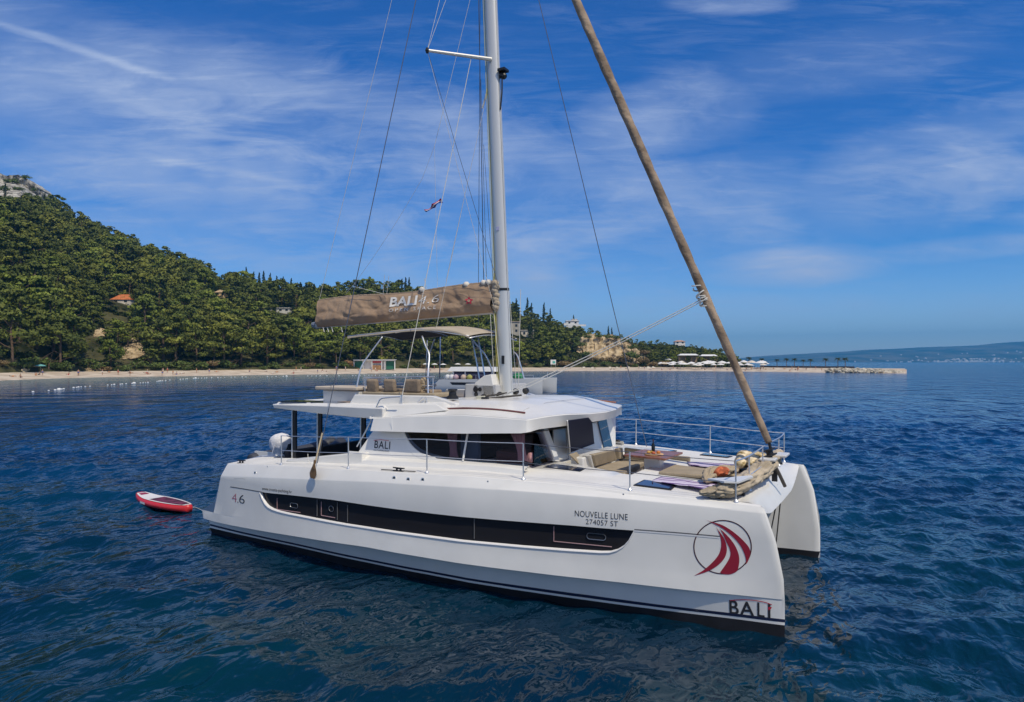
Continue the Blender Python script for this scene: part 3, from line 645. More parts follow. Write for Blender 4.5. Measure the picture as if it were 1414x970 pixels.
# dark low wall behind the palms, and the stone breakwater
def wall_line():
    mb = MB(); a = [W(u, back_d(u) + 20, 1.4) for u in np.linspace(1050, 1180, 20)]
    mb.grid([[p for p in a], [p + Vector((0, 0, .9)) for p in a], [p + Vector((0, 0, .9)) + FWD * .6 for p in a], [p + FWD * .6 for p in a]]); o = mb.build('sea_wall', mat('dark_stone', (.06, .055, .06), .9, var=.3, vscale=1)); tag(o, 'dark low wall along the top of the spit behind the palms', 'wall')
wall_line()
rk = MB(); rr_ = random.Random(4)
for i in range(520):
    u = 1140 + 108 * rr_.random() ** .8; f = (u - 1140) / 108; d = shore_d(u) - 2 + rr_.random() * (16 * (1 - f * .7)); p = W(u, d, 0); top = 1.5 * (1 - f ** 4) * min(1, (d - shore_d(u) + 4) / 6)
    p.z = rr_.uniform(-.3, max(0, top)); s = rr_.uniform(.45, 1.1); n0 = len(rk.v)
    rk.lathe([(.5 * s, -.45 * s), (.85 * s, -.1 * s), (.8 * s, .25 * s), (.35 * s, .5 * s)], p, 6, axis=(rr_.gauss(0, .5), rr_.gauss(0, .5), 1))
    for j in range(n0, len(rk.v)): q = rk.v[j]; rk.v[j] = (q[0] + rr_.gauss(0, .1), q[1] + rr_.gauss(0, .1), q[2] + rr_.gauss(0, .1))
tag(rk.build('breakwater_rubble', mat('pale_boulder', (.50, .44, .33), .95, var=.3, vscale=.5, hue=(.54, .49, .40))), 'heap of pale boulders armouring the tip of the spit', 'rubble', kind='stuff')
# stones and clutter at the foot of the cliff
for k, u in enumerate((806, 818, 842, 852, 868, 884, 895, 902)):
    d = back_d(u) - 6 - random.random() * 4; s = random.uniform(.7, 1.5); mb = MB(); mb.lathe([(.5, -.4), (.95, -.05), (.75, .4), (.2, .62)], n=7)
    mb.v = [(a + random.gauss(0, .12), b + random.gauss(0, .12), c + random.gauss(0, .1)) for a, b, c in mb.v]
    o = mb.build('boulder', mat('pale_boulder', (0, 0, 0))); o.location = W(u, d, land_z(u, d)); o.scale = (s, s, s * .8); tag(o, 'pale boulder lying at the foot of the sandy cliff', 'boulder', 'boulders at the foot of the cliff')
# people: one continuous skin-grown body per pose
m_skin = mat('sunned_skin', (.42, .24, .15), .6)
def body_mesh(pose):
    J = {'stand': [(0, 0, .93), (0, 0, 1.2), (0, 0, 1.45), (0, 0, 1.58), (0, -.02, 1.7), (.11, 0, .88), (.12, -.02, .48), (.12, 0, .05), (.13, -.12, .03), (-.11, 0, .88), (-.13, -.04, .48), (-.12, .05, .05), (-.13, -.08, .03), (.19, 0, 1.42), (.25, .02, 1.12), (.27, -.08, .86), (-.19, 0, 1.42), (-.25, .02, 1.12), (-.26, -.1, .88)],
         'sit': [(0, 0, .14), (0, .1, .38), (0, .16, .62), (0, .15, .75), (0, .13, .87), (.1, -.02, .13), (.14, -.4, .38), (.13, -.62, .06), (.13, -.74, .04), (-.1, -.02, .13), (-.14, -.42, .30), (-.13, -.72, .06), (-.13, -.84, .05), (.19, .15, .6), (.27, .3, .34), (.25, .36, .05), (-.19, .15, .6), (-.25, .3, .34), (-.24, .36, .05)],
         'lie': [(0, 0, .13), (0, .3, .14), (0, .55, .15), (0, .68, .15), (0, .82, .17), (.1, -.06, .12), (.12, -.48, .13), (.12, -.88, .08), (.13, -.94, .14), (-.1, -.06, .12), (-.13, -.46, .22), (-.12, -.84, .08), (-.13, -.9, .14), (.2, .52, .12), (.36, .3, .08), (.3, .04, .07), (-.2, .52, .12), (-.36, .3, .08), (-.4, .02, .07)]}[pose]
    R_ = [.15, .13, .15, .06, .105, .1, .065, .045, .04, .1, .065, .045, .04, .06, .045, .035, .06, .045, .035]
    E_ = [(0, 1), (1, 2), (2, 3), (3, 4), (0, 5), (5, 6), (6, 7), (7, 8), (0, 9), (9, 10), (10, 11), (11, 12), (2, 13), (13, 14), (14, 15), (2, 16), (16, 17), (17, 18)]
    me = bpy.data.meshes.new('person'); me.from_pydata(J, E_, []); o = bpy.data.objects.new('person', me); COL.objects.link(o)
    md = o.modifiers.new('skin', 'SKIN')
    for i, v in enumerate(me.skin_vertices[0].data): v.radius = (R_[i], R_[i] * .85); v.use_root = (i == 0)
    sb = o.modifiers.new('sub', 'SUBSURF'); sb.levels = 1; sb.render_levels = 1
    dg = bpy.context.evaluated_depsgraph_get(); r = bpy.data.meshes.new_from_object(o.evaluated_get(dg)); bpy.data.objects.remove(o)
    r.materials.clear(); r.materials.append(m_skin); return r, J
POSES = {k: body_mesh(k) for k in ('stand', 'sit', 'lie')}
TRUNKC = [('red', (.55, .05, .05)), ('blue', (.05, .12, .45)), ('black', (.03, .03, .035)), ('white', (.8, .8, .78)), ('orange', (.7, .25, .04))]
SWIM = {}
for pk, (bm_, J) in POSES.items():
    for cn, cc in TRUNKC:
        mb = MB(); a, b, c = Vector(J[0]), Vector(J[5]), Vector(J[9]); dv = (Vector(J[1]) - a).normalized()
        mb.tube([a - dv * .16, a - dv * .05, a + dv * .1, a + dv * .16], [.15, .2, .185, .16], 10); o = mb.build('swimwear', mat('swim_' + cn, cc, .8), smooth=True); SWIM[pk, cn] = o.data; bpy.data.objects.remove(o)
hm = MB(); hm.lathe([(.03, -.06), (.1, -.02), (.115, .05), (.08, .11), (.02, .125)], n=10); o = hm.build('hair', mat('dark_hair', (.03, .02, .015), .7), smooth=True); HAIR = o.data; bpy.data.objects.remove(o)
for k in range(96):
    u = random.choice((random.uniform(10, 330), random.uniform(330, 620), random.uniform(760, 1130), random.uniform(900, 1140))); w = back_d(u) - shore_d(u); d = shore_d(u) + w * random.uniform(.12, .8)
    pose = random.choice(('stand', 'stand', 'sit', 'lie')); cn = random.choice(TRUNKC)[0]
    where = 'on the left part of the beach' if u < 330 else 'on the beach behind the stern of the catamaran' if u < 620 else 'on the beach and spit right of the mast'
    verb = {'stand': 'standing', 'sit': 'sitting', 'lie': 'lying'}[pose]
    t = thing('person', 'person in %s swimwear %s %s' % (cn, verb, where), 'person', W(u, d, land_z(u, d) + .02), 'people in %s swimwear %s %s' % (cn, verb, where), random.random() * 6.28)
    obj('body', POSES[pose][0], t); obj('swimwear', SWIM[pose, cn], t); h = obj('hair', HAIR, t); h.location = Vector(POSES[pose][1][4]) + Vector((0, .02, .03))
# swimming-area float lines
o = MB().lathe([(.02, -.12), (.16, -.1), (.2, .02), (.15, .13), (.03, .17)], n=10).build('float', m_white, smooth=True); FL = o.data; bpy.data.objects.remove(o)
path = catmull([W(-60, 86, 0), W(0, 93, 0), W(70, 104, 0), W(119, 121, 0), W(198, 143, 0), W(240, 166, 0), W(300, 190, 0), W(420, 210, 0), W(600, 232, 0)], 60)
dist = [0]
for a, b in zip(path, path[1:]): dist.append(dist[-1] + (b - a).length)
s, i, k = 0., 0, 0
while s < dist[-1]:
    while dist[i + 1] < s: i += 1
    p = path[i].lerp(path[i + 1], (s - dist[i]) / max(1e-6, dist[i + 1] - dist[i])); o = obj('float', FL, None, p + Vector((random.gauss(0, .1), random.gauss(0, .1), .02)))
    big_ = k % 17 == 6; sc = 1.7 if big_ else random.uniform(.65, 1.0); o.scale = (sc, sc, sc)
    tag(o, 'large white marker buoy on the swimming-area line off the beach' if big_ else 'small white float on the swimming-area line off the beach', 'buoy', 'large marker buoys on the float line' if big_ else 'small floats on the float line')
    s += random.choice((1.1, 1.3, 1.6, 2.2)) if random.random() < .86 else random.uniform(3.5, 8); k += 1

# ------------------------------------------------------------------ catamaran: surfaces of the hull
WT = [(-.4, 2.92), (0, 2.97), (1, 3.08), (2.5, 3.2), (4.5, 3.31), (6.5, 3.36), (8, 3.32), (10, 3.1), (11.8, 2.87), (13.0, 2.69), (13.8, 2.6)]
CRO = [(-.4, .06), (1, .09), (11, .085), (13.3, .0)]; CHO = [(-.4, .06), (1, .10), (5, .145), (10, .14), (12.5, .07), (13.6, 0)]; BLO = [(0, -.06), (3, -.22), (7, -.25), (11, -.15), (13.7, -.01)]
SHEER = [(-.4, 1.8), (.58, 1.84), (1.56, 1.92), (3.18, 2.02), (4.38, 2.07), (5.87, 2.13), (8.16, 2.205), (9.78, 2.195), (11, 2.15), (12.2, 2.115), (13.36, 2.055)]
CREASE = [(-.4, 1.52), (.76, 1.57), (1.63, 1.64), (3.73, 1.78), (5.91, 1.92), (8.19, 2.005), (9.8, 2.015), (11.13, 2.02), (12.34, 1.99), (13.4, 1.95)]
CHINE = [(-.4, .39), (.35, .38), (2, .43), (5.68, .565), (8.8, .565), (11.1, .59), (12.4, .59), (13.7, .60)]
BLACK = [(0, .14), (4.8, .10), (9, .09), (11, .11), (12.4, .15), (13.7, .19)]
WIN = [(-.4, 1.9), (6, 1.75), (10, 1.9), (12, 2.2), (13, 2.45), (13.8, 2.56)]
STEM = [(-.6, 13.45), (0, 13.71), (.5, 13.715), (1.0, 13.69), (1.41, 13.61), (1.79, 13.49), (2.0, 13.41), (2.06, 13.36)]
YC = 2.59
def wt(x): return ip(x, WT)
def levels(x):
    """height and half-breadth of the outer skin, bottom to top"""
    w = wt(x); zs, zc, zh, zb = ip(x, SHEER), ip(x, CREASE), ip(x, CHINE), ip(x, BLACK); bl = ip(x, BLO); und = ip(x, [(0, .14), (8, .22), (11.5, .12), (13.4, .012)])
    wc, wh = w + ip(x, CRO), w + ip(x, CHO)
    bl_ = min(1, max(0, (x - .9) / 1.6)); zA = .597 + (zh + (.92 - zh) * .34 - .597) * bl_; zB = .604 + (zh + (.92 - zh) * .67 - .604) * bl_
    f = lambda z: w + bl + (wh - und - w - bl) * (z - zb) / (zh - .02 - zb)
    return [(-.6, w - .8 + ip(x, [(0, 0), (11, .1), (13.4, .7)])), (-.25, w + bl - .16 + ip(x, [(10, 0), (13.5, .14)])), (0, w + bl - .05 + ip(x, [(10, 0), (13.5, .04)])), (zb, w + bl), (zb + .045, f(zb + .045)), (zb + .095, f(zb + .095)), (zh - .02, wh - und), (zh, wh), (zA, wh + (wc - wh) * .88 * (zA - zh) / (.92 - zh)), (zB, wh + (wc - wh) * .88 * (zB - zh) / (.92 - zh)),
            (.92, wc + (wh - wc) * .12), (1.5, wc), (zc - .012, wc), (zc + .012, wc - .008), (zs - .05, w - .035), (zs - .015, w - .055), (zs, w - .09)]
def skin(x, z):
    L = levels(x); return float(np.interp(z, [a for a, b in L[2:]], [b for a, b in L[2:]]))
def HIT(u, v, proud=0.):
    """point of the starboard topsides seen at a place of the photograph"""
    y = -3.2
    for i in range(40): p = P(u, v, y=y); y = -(skin(p.x, p.z) + proud)
    return P(u, v, y=y)
m_gel = mat('white_gelcoat', (.80, .78, .735), .28, spec=.5, coat=.12, var=.03, vscale=1.6)
m_anti = mat('black_antifouling', (.012, .012, .016), .7, var=.3, vscale=3)
m_stripe = mat('navy_boot_stripe', (.015, .022, .06), .3)
m_rec = mat('grey_recess', (.055, .055, .058), .6)
m_non = mat('nonskid_deck', (.77, .755, .72), .75, bump=.25, bscale=160, var=.05, vscale=1.5)
m_steel = mat('stainless_steel', (.78, .78, .78), .33, metal=.75)
m_alu = mat('anodised_mast', (.72, .71, .67), .34, metal=.35)
m_black = mat('black_fitting', (.015, .015, .017), .45)
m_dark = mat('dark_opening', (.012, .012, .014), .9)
m_rope = mat('white_rope', (.72, .70, .64), .9, bump=.4, bscale=120)
m_wire = mat('rigging_wire', (.16, .17, .20), .4, metal=.7)
m_yel = mat('yellow_halyard', (.55, .50, .12), .9)
m_teak = mat('teak', (.26, .10, .055), .5, var=.35, vscale=5, stretch=(1, 8, 1), coat=.3)
m_taupe = mat('taupe_canvas', (.335, .222, .142), .9, bump=.6, bscale=5, var=.14, vscale=1.4, hue=(.37, .255, .165), sheen=.1)
m_cush = mat('khaki_cushion', (.37, .30, .205), .95, bump=.25, bscale=25, var=.10, vscale=3)
m_brown = mat('brown_cushion', (.27, .205, .145), .95, bump=.4, bscale=12, var=.15, vscale=3)
m_grey_up = mat('charcoal_cushion', (.035, .033, .036), .95, bump=.3, bscale=15)
m_teal_floor = mat('cockpit_flooring', (.25, .20, .165), .85, var=.12, vscale=3)
m_blue = mat('blue_tint_glass', (.012, .022, .06), .05, spec=.8, coat=.5)
m_letter = mat('black_lettering', (.03, .03, .035), .5); m_crim = mat('crimson_vinyl', (.30, .015, .035), .4); m_wlet = mat('white_lettering', (.80, .78, .74), .7); m_redl = mat('red_lettering', (.5, .02, .05), .5)
def glass_mat():
    m = bpy.data.materials.new('smoked_glass'); m.use_nodes = True; t = m.node_tree; t.nodes.clear()
    o = N(t, 'ShaderNodeOutputMaterial'); mx = N(t, 'ShaderNodeMixShader'); tr = N(t, 'ShaderNodeBsdfTransparent'); gl = N(t, 'ShaderNodeBsdfGlossy'); fr = N(t, 'ShaderNodeFresnel')
    tr.inputs[0].default_value = (.84, .80, .86, 1); gl.inputs['Roughness'].default_value = .03; fr.inputs[0].default_value = 1.35
    LK(t, fr.outputs[0], mx.inputs[0]); LK(t, tr.outputs[0], mx.inputs[1]); LK(t, gl.outputs[0], mx.inputs[2]); LK(t, mx.outputs[0], o.inputs[0]); return m
m_glass = glass_mat()
def shell_glass():
    m = bpy.data.materials.new('black_tinted_window'); m.use_nodes = True; b = m.node_tree.nodes['Principled BSDF']
    b.inputs['Base Color'].default_value = (.020, .019, .022, 1); b.inputs['Roughness'].default_value = .12; b.inputs['Specular IOR Level'].default_value = .22; return m
m_hwin = shell_glass()

cat = thing('catamaran', 'big white sailing catamaran with brown sail bag at anchor in the foreground', 'catamaran')
def hull(sgn):
    ts = np.concatenate([np.linspace(0, .9, 64), np.linspace(.9, .975, 12)[1:], np.linspace(.975, 1, 14)[1:]]); rings = []
    nl = 17
    for t in ts:
        ring = []
        for k in range(nl):
            x = 6.
            for it in range(3):
                z = levels(x)[k][0]; xs = -.12 if k < 6 else -.22 if k < 8 else -.29 if k == 8 else (.28 + (z - .6) * .35) - (0 if k < 14 else .02)
                xe = ip(z, STEM); x = xs + (xe - xs) * t
            z, w = levels(x)[k]; q = min(1, max(0, (x - (xe - .11)) / .11)); rr = math.sqrt(max(0, 1 - q * q))
            ring.append((x, YC + (w - YC) * rr if x > xe - .12 else w, z))
        # inner side, top to bottom
        for (zz, off) in ((None, 0), (1.5, 0), (.6, .0), (0.13, .06), (-.25, .25)):
            x = 6.
            for it in range(3):
                z = ip(x, SHEER) if zz is None else zz; xs = -.12 if z < .5 else .28 + (z - .6) * .35; xe = ip(z, STEM); x = xs + (xe - xs) * t
            w = ip(x, WIN) + off * (1 if x < 12 else max(0, (13.6 - x) / 1.6)); q = min(1, max(0, (x - (xe - .11)) / .11)); rr = math.sqrt(max(0, 1 - q * q))
            ring.append((x, YC + (w - YC) * rr if x > xe - .12 else w, z))
        rings.append([Vector((x, sgn * y, z)) for x, y, z in ring])
    mb = MB(); n = len(rings[0]); vs = [v for r in rings for v in r]; fs, ms = [], []
    mi = [1, 1, 1, 0, 2, 0, 0, 0, 0, 0, 0, 0, 0, 0, 0, 0, 3, 0, 0, 0, 1, 1]
    for i in range(len(rings) - 1):
        for k in range(n):
            a, b = i * n + k, i * n + (k + 1) % n; fs.append((a, b, b + n, a + n)); ms.append(mi[k])
    fs += [tuple(range(n)), tuple(range((len(rings) - 1) * n, len(rings) * n))]; ms += [0, 0]
    mb.v = [tuple(v) for v in vs]; mb.f = [list(f) for f in fs]; mb.m = ms
    return mb.build('hull', [m_gel, m_anti, m_stripe, m_non, m_rec], cat)
RT = [(2.22, 1.34), (2.6, 1.352), (3.24, 1.38), (4.66, 1.425), (5.71, 1.42), (7.38, 1.43), (8.81, 1.45), (10.22, 1.485), (10.75, 1.49), (11.33, 1.5)]
RB = [(2.22, 1.33), (2.30, 1.20), (2.41, 1.09), (2.52, 1.03), (2.68, .99), (2.9, .968), (3.24, .955), (4.2, .95), (5.09, .945), (6.68, .965), (8.21, .985), (9.25, 1.01), (10.22, 1.045), (10.75, 1.07), (10.92, 1.09), (11.05, 1.14), (11.16, 1.22), (11.25, 1.33), (11.33, 1.49)]
def strip(x0, x1, off, inset_t=0, inset_b=0, n=60, ends=None):
    xs = sorted(set([x0 + (x1 - x0) * i / n for i in range(n + 1)] + [x for x, z in RB if x0 < x < x1]))
    return [[Vector((x, -(skin(x, z) + off), z)) for x in xs for z in ((ip(x, RT) - inset_t) if k == 0 else max(ip(x, RB) + inset_b, 0),)] for k in (0, 1)]
def cutter():
    a = strip(2.222, 11.328, -.075); b = strip(2.222, 11.328, .3); n = len(a[0]); ring_rows = [a[0], b[0], b[1], a[1]]
    mb = MB(); vs = [v for r in ring_rows for v in r]; fs = []
    for k in range(4):
        for i in range(n - 1):
            p, q = k * n + i, ((k + 1) % 4) * n + i; fs.append((p, p + 1, q + 1, q))
    fs += [(0, n, 2 * n, 3 * n), (n - 1, 2 * n - 1, 3 * n - 1, 4 * n - 1)]
    mb.add(vs, fs, 0); return mb.build('cutter', [m_rec])
hs_ = hull(-1); hp = hull(1)
ct = cutter(); bo = hs_.modifiers.new('recess', 'BOOLEAN'); bo.object = ct; bo.operation = 'DIFFERENCE'; bo.solver = 'EXACT'
dg = bpy.context.evaluated_depsgraph_get(); nm = bpy.data.meshes.new_from_object(hs_.evaluated_get(dg)); hs_.modifiers.clear(); hs_.data = nm; bpy.data.objects.remove(ct)
for h in (hs_, hp):
    bm = bmesh.new(); bm.from_mesh(h.data)
    for f in bm.faces: f.smooth = True
    for e in bm.edges:
        if len(e.link_faces) == 2 and (e.calc_face_angle(0) > math.radians(22) or e.link_faces[0].material_index != e.link_faces[1].material_index): e.smooth = False
    bm.to_mesh(h.data); bm.free()
hs_['label'] = 'near hull with window strip, lettering and red sail emblem'
# window strip, its bright lower lip, portholes
a = strip(2.26, 11.30, -.066, .006, .004); MB().grid(a).build('hull_window', m_hwin, hs_, smooth=True)
lip = [(x, z) for x, z in RB]
xs = np.linspace(2.225, 11.32, 120); lp = MB(); 
rows = [[], [], [], []]
for x in sorted(set(list(xs) + [x for x, z in RB])):
    z = ip(x, RB) - .004
    for k, (o_, dz) in enumerate(((-.062, .012), (.012, .002), (.014, -.020), (.002, -.026))): rows[k].append(Vector((x, -(skin(x, z) + o_), z + dz)))
lp.grid(rows).build('window_lip', mat('lip_gelcoat', (.82, .80, .78), .3), hs_, smooth=True)
def hull_line(name, pts, w, m, proud=.004, par=None, n=40):
    pts = [HIT(u, v, proud) for u, v in pts]; pts = catmull(pts, 6); rows = [[], []]
    for i, p in enumerate(pts):
        for k, s in enumerate((-.5, .5)): z = p.z + w * s; rows[k].append(Vector((p.x, -(skin(p.x, z) + proud), z)))
    return MB().grid(rows).build(name, m, par or hs_, smooth=True)
m_groove = mat('moulding_groove', (.12, .12, .125), .6)
hull_line('moulding', [(318, 672.5), (340, 676), (362, 680)], .02, m_groove); hull_line('moulding', [(876, 731.5), (930, 735.5), (994, 741)], .018, m_groove)
hull_line('moulding', [(876, 733.5), (930, 737.5), (994, 743)], .022, mat('lip_gelcoat', (0, 0, 0)), .006)
hull_line('lettering_rule', [(600, 792), (760, 816), (900, 835), (1074, 857)], .03, m_stripe, .005)
hull_line('panel_seam', [(323, 661), (338, 662), (337, 673)], .006, mat('seam_grey', (.5, .5, .5), .5))
def porthole(u0, u1, v0a, v0b, hgt, curtain=True, inner=True):
    """framed opening light set in the dark strip"""
    pa = HIT(u0, v0a, -.064); pb = HIT(u1, v0b, -.064); fr = MB(); pts = []
    for (f, g) in ((0, 0), (1, 0), (1, 1), (0, 1), (0, 0)):
        x = pa.x + (pb.x - pa.x) * f; z = pa.z + (pb.z - pa.z) * f - hgt * g; pts.append(Vector((x, -(skin(x, z) - .058), z)))
    for p, q in ((pts[2], pts[3]), (pts[3], pts[4])): fr.tube([p, q], .008, 6)  # pink along the bottom and one side only, painting edges that catch light
    o = fr.build('porthole', mat('pink_lit_edge', (.40, .25, .26), .4), hs_)
    if inner:
        g = MB(); c = []
        w = (pb.x - pa.x); x0 = pa.x + w * .58; x1 = pa.x + w * .9; zt = pa.z - hgt * .32; r = hgt * .2
        for i in range(24):
            an = i / 24 * 6.283; cx = x0 + r if math.cos(an) < 0 else x1 - r
            x = cx + r * math.cos(an); z = zt - .02 + r * math.sin(an); c.append(Vector((x, -(skin(x, z) - .052), z)))
        g.tube(c + [c[0]], .007, 5); g.build('latch_frame', mat('dull_chrome', (.35, .35, .37), .3, metal=.8), hs_)
porthole(765, 845, 727, 734, .27); porthole(383, 415, 688, 692, .26); porthole(444, 463, 693, 696, .30)
for u, v in ((438, 690), (466, 694), (480, 698), (655, 716)):
    p = HIT(u, v, -.05); q = Vector((p.x, -(skin(p.x, ip(p.x, RB) + .05) - .05), ip(p.x, RB) + .05)); MB().tube([p, q], .012, 5).build('mullion', mat('grey_gasket', (.10, .10, .105), .5), hs_)
def fairlead(u, v, r=.035):
    p = HIT(u, v, 0); MB().lathe([(r * .55, -.03), (r * .62, .012), (r, .012), (r, -.002)], p, 14, axis=(0, -1, .15)).build('fairlead', m_steel, hs_, smooth='auto')
    MB().lathe([(r * .62, .008), (.001, .009)], p, 14, axis=(0, -1, .15), cap=False).build('fairlead_hole', m_dark, hs_)
for u, v in ((544.5, 660.5), (564, 662.5), (584, 663)): fairlead(u, v, .045)
for u, v, r in ((352.5, 653, .035), (674, 665, .018), (861, 683, .018), (370, 644.5, .015)): fairlead(u, v, r)
# lettering laid on the skin
def hull_text(body, u, v, u2, v2, height, m, bold=0., shear=0., spacing=1., name='lettering', squeeze=None):
    a, b = HIT(u, v, 0), HIT(u2, v2, 0); V, F = text2d(body, 1., bold, shear, spacing); x0 = min(p[0] for p in V); x1 = max(p[0] for p in V); y1 = max(p[1] for p in V)
    s = (b.x - a.x) / (x1 - x0); sy = height / y1; sl = (b.z - a.z) / (b.x - a.x); vs = []
    for x, y in V: X_ = a.x + (x - x0) * s; Z_ = a.z + (X_ - a.x) * sl + y * sy; vs.append(Vector((X_, -(skin(X_, Z_) + .005), Z_)))
    return MB().add(vs, F).build(name, m, hs_, fix=False)
hull_text('NOUVELLE LUNE', 794, 713, 867, 718.5, .105, m_letter, -.006, spacing=1.05)
hull_text('274057 ST', 809, 723.8, 853.5, 727.3, .090, m_letter, -.006, spacing=1.05)
hull_text('www.croatia-yachting.hr', 362, 676.5, 403, 681.5, .07, m_letter, .0)
hull_text('4', 320.5, 693, 327, 694, .21, mat('rose_lettering', (.45, .14, .20), .5), -.012); hull_text('6', 330.5, 694.7, 338, 696.3, .21, m_letter, -.012); hull_text('.', 328.2, 694.5, 329.3, 694.7, .03, m_letter)
hull_text('B', 1007.5, 847.5, 1020.5, 849, .235, m_letter, .015); hull_text('A', 1021.5, 849.3, 1042, 851.3, .235, m_letter, .015); hull_text('L', 1046, 851.5, 1056, 853, .235, m_letter, .015); hull_text('l', 1060.5, 853, 1064, 853.3, .23, m_letter, .03)
hull_line('lettering_swash', [(1008, 829.5), (1025, 828.5), (1042, 829.5), (1056, 832), (1066, 835.5)], .013, m_redl, .006)
MB().add([HIT(u, v, .007) for u, v in ((1060.5, 838.5), (1066, 838.5), (1064, 842), (1060.8, 843))], [(0, 1, 2, 3)]).build('lettering_dot', m_redl, hs_)
# emblem: ring and three red sails
Zp = lambda x, y: (930 + x / 4.85, 690 + y / 4.85)
ring = MB(); rows = [[], []]
for i in range(73):
    an = i / 72 * 6.2832
    for k, r in enumerate((1, .962)): rows[k].append(HIT(*Zp(329 + 196 * r * math.cos(an), 319 + 182 * r * math.sin(an)), .005))
ring.grid(rows).build('emblem_ring', mat('dark_wine_vinyl', (.06, .012, .02), .4), hs_)
def sail(out, inn):
    A = catmull([Vector((x, y, 0)) for x, y in out], 6); B = catmull([Vector((x, y, 0)) for x, y in inn], 6); n = 28
    def res(c):
        d = [0]; 
        for p, q in zip(c, c[1:]): d.append(d[-1] + (q - p).length)
        return [Vector((np.interp(t * d[-1], d, [p.x for p in c]), np.interp(t * d[-1], d, [p.y for p in c]), 0)) for t in np.linspace(0, 1, n)]
    A, B = res(A), res(B); MB().grid([[HIT(*Zp(p.x, p.y), .007) for p in c] for c in (A, B)]).build('emblem_sail', m_crim, hs_)
sail([(208, 133), (250, 148), (330, 173), (415, 228), (490, 300), (514, 345), (508, 392), (490, 430), (484, 436)], [(208, 133), (255, 154), (330, 195), (400, 252), (450, 312), (478, 372), (485, 405), (485, 428), (484, 436)])
sail([(240, 150), (330, 212), (400, 290), (434, 360), (441, 415), (431, 474)], [(240, 150), (312, 200), (352, 280), (379, 340), (374, 395), (312, 489)])
sail([(285, 185), (335, 255), (357, 320), (349, 378), (318, 422), (270, 460), (215, 487), (138, 511)], [(285, 185), (308, 232), (320, 290), (313, 345), (290, 388), (250, 432), (200, 474), (138, 511)])
sail([(312, 489), (335, 500), (375, 502), (410, 490), (431, 474)], [(312, 489), (340, 480), (375, 478), (405, 475), (431, 474)])

# ------------------------------------------------------------------ deck, bridge deck, platforms
def sh(x): return ip(x, SHEER)
X_FRONT = 12.98
def deck_z(x, y):
    e = max(0, wt(x) - abs(y)); return sh(x) + min(.05, e * .05) - .004
WELL = (9.05, 10.75, 1.55, 1.86); AFT = (1.15, 4.5, 2.2, 1.25)
def deck():
    X = sorted(set([.62, 1.0] + list(np.linspace(1.15, 12.98, 60)) + [q for b in (WELL, AFT) for q in (b[0] - .01, b[0] + .01, b[1] - .01, b[1] + .01)]))
    Yn = sorted(set(list(np.linspace(-1, 1, 25))))
    rows = []
    for x in X:
        w = wt(x) - .085; ys = sorted(set([w * a for a in Yn]))
        ys = [y for y in ys]; extra = [s * (b + e) for b in (1.55, 2.2) for e in (-.01, .01) for s in (-1, 1)]
        ys = sorted(ys + extra)
        r = []
        for y in ys:
            z = deck_z(x, y)
            for (x0, x1, yy, zf) in (WELL, AFT):
                if x0 < x < x1 and abs(y) < yy: z = zf
            if x < 1.1 and abs(y) < 1.6: z = 1.2
            r.append(Vector((x, y, z)))
        rows.append(r)
    return MB().grid(rows).build('deck', m_non, cat)
deck()
def bridge():
    ys = np.linspace(-2.5, 2.5, 41); rows = []
    for y in ys:
        a = abs(y) / 2.5; xt = X_FRONT - .02; xl = 13.3 - .02 * a; zl = 1.68 + .34 * max(0, (a - .45) / .55) ** 1.6; zt = deck_z(12.97, y) - .006
        rows.append([Vector(p) for p in ((.9, y, .95), (11., y, .95), (12.4, y, 1.25 + .5 * a ** 4), (13.05, y, zl - .07), (xl - .03, y, zl - .03), (xl, y, zl), (xl - .02, y, zl + .035), ((xt + xl) / 2 + .02, y, (zt + zl) / 2 + .03), (xt + .03, y, zt + .002), (xt - .05, y, zt + .004))])
    MB().grid(rows).build('bridge_deck', m_gel, cat, smooth='auto', angle=50)
    MB().box((.9, 0, 1.05), (.1, 4.4, .7)).build('transom', m_gel, cat)
bridge()
for s in (-1, 1):
    b = MB(); zb, zt = .395, .595
    b.hexa([(-.3, s * 2.93, zb), (.35, s * 2.99, zb - .02), (.35, s * 1.95, zb - .02), (-.28, s * 1.98, zb)], [(-.305, s * 2.935, zt), (.36, s * 3.0, zt), (.36, s * 1.95, zt), (-.28, s * 1.98, zt)])
    b.build('swim_platform', m_gel, cat, bevel=.02)
# raised coaming beside the forward cockpit (starboard and port), hatches let into it
def coaming(s):
    top = [(8.75, 1.0), (10.35, 1.55), (10.35, 2.1), (8.75, 2.3)]; bot = [(8.6, .9), (10.85, 1.54), (10.85, 2.22), (8.6, 2.42)]
    MB().hexa([(x, s * y, deck_z(x, y) - .05) for x, y in bot], [(x, s * y, 2.285 - .02 * (x - 8.75)) for x, y in top]).build('coaming', m_gel, cat, bevel=.05, seg=3)
for s in (-1, 1): coaming(s)
def hatch(c4, m=m_blue, frame=True, lift=.02):
    """flush deck hatch: tinted pane in a low frame"""
    c = sum((Vector(p) for p in c4), Vector()) / 4; o = MB().hexa([Vector(p) - Vector((0, 0, .03)) for p in c4], [Vector(p) + Vector((0, 0, lift)) for p in c4]).build('deck_hatch', m_black, cat, bevel=.008)
    q = [c + (Vector(p) - c) * .86 for p in c4]; MB().hexa([p for p in q], [p + Vector((0, 0, lift + .008)) for p in q]).build('pane', m, o)
def hz(pts, z): return [P(u, v, z=z) for u, v in pts]
hatch([(x, y, 2.278 - .02 * (x - 8.75)) for x, y in ((9.06, -2.02), (9.04, -1.5), (9.84, -1.62), (9.90, -2.06))], m_blue, lift=.012)
H2 = [(11.13, -2.47), (11.16, -1.98), (11.8, -2.0), (11.82, -2.46)]
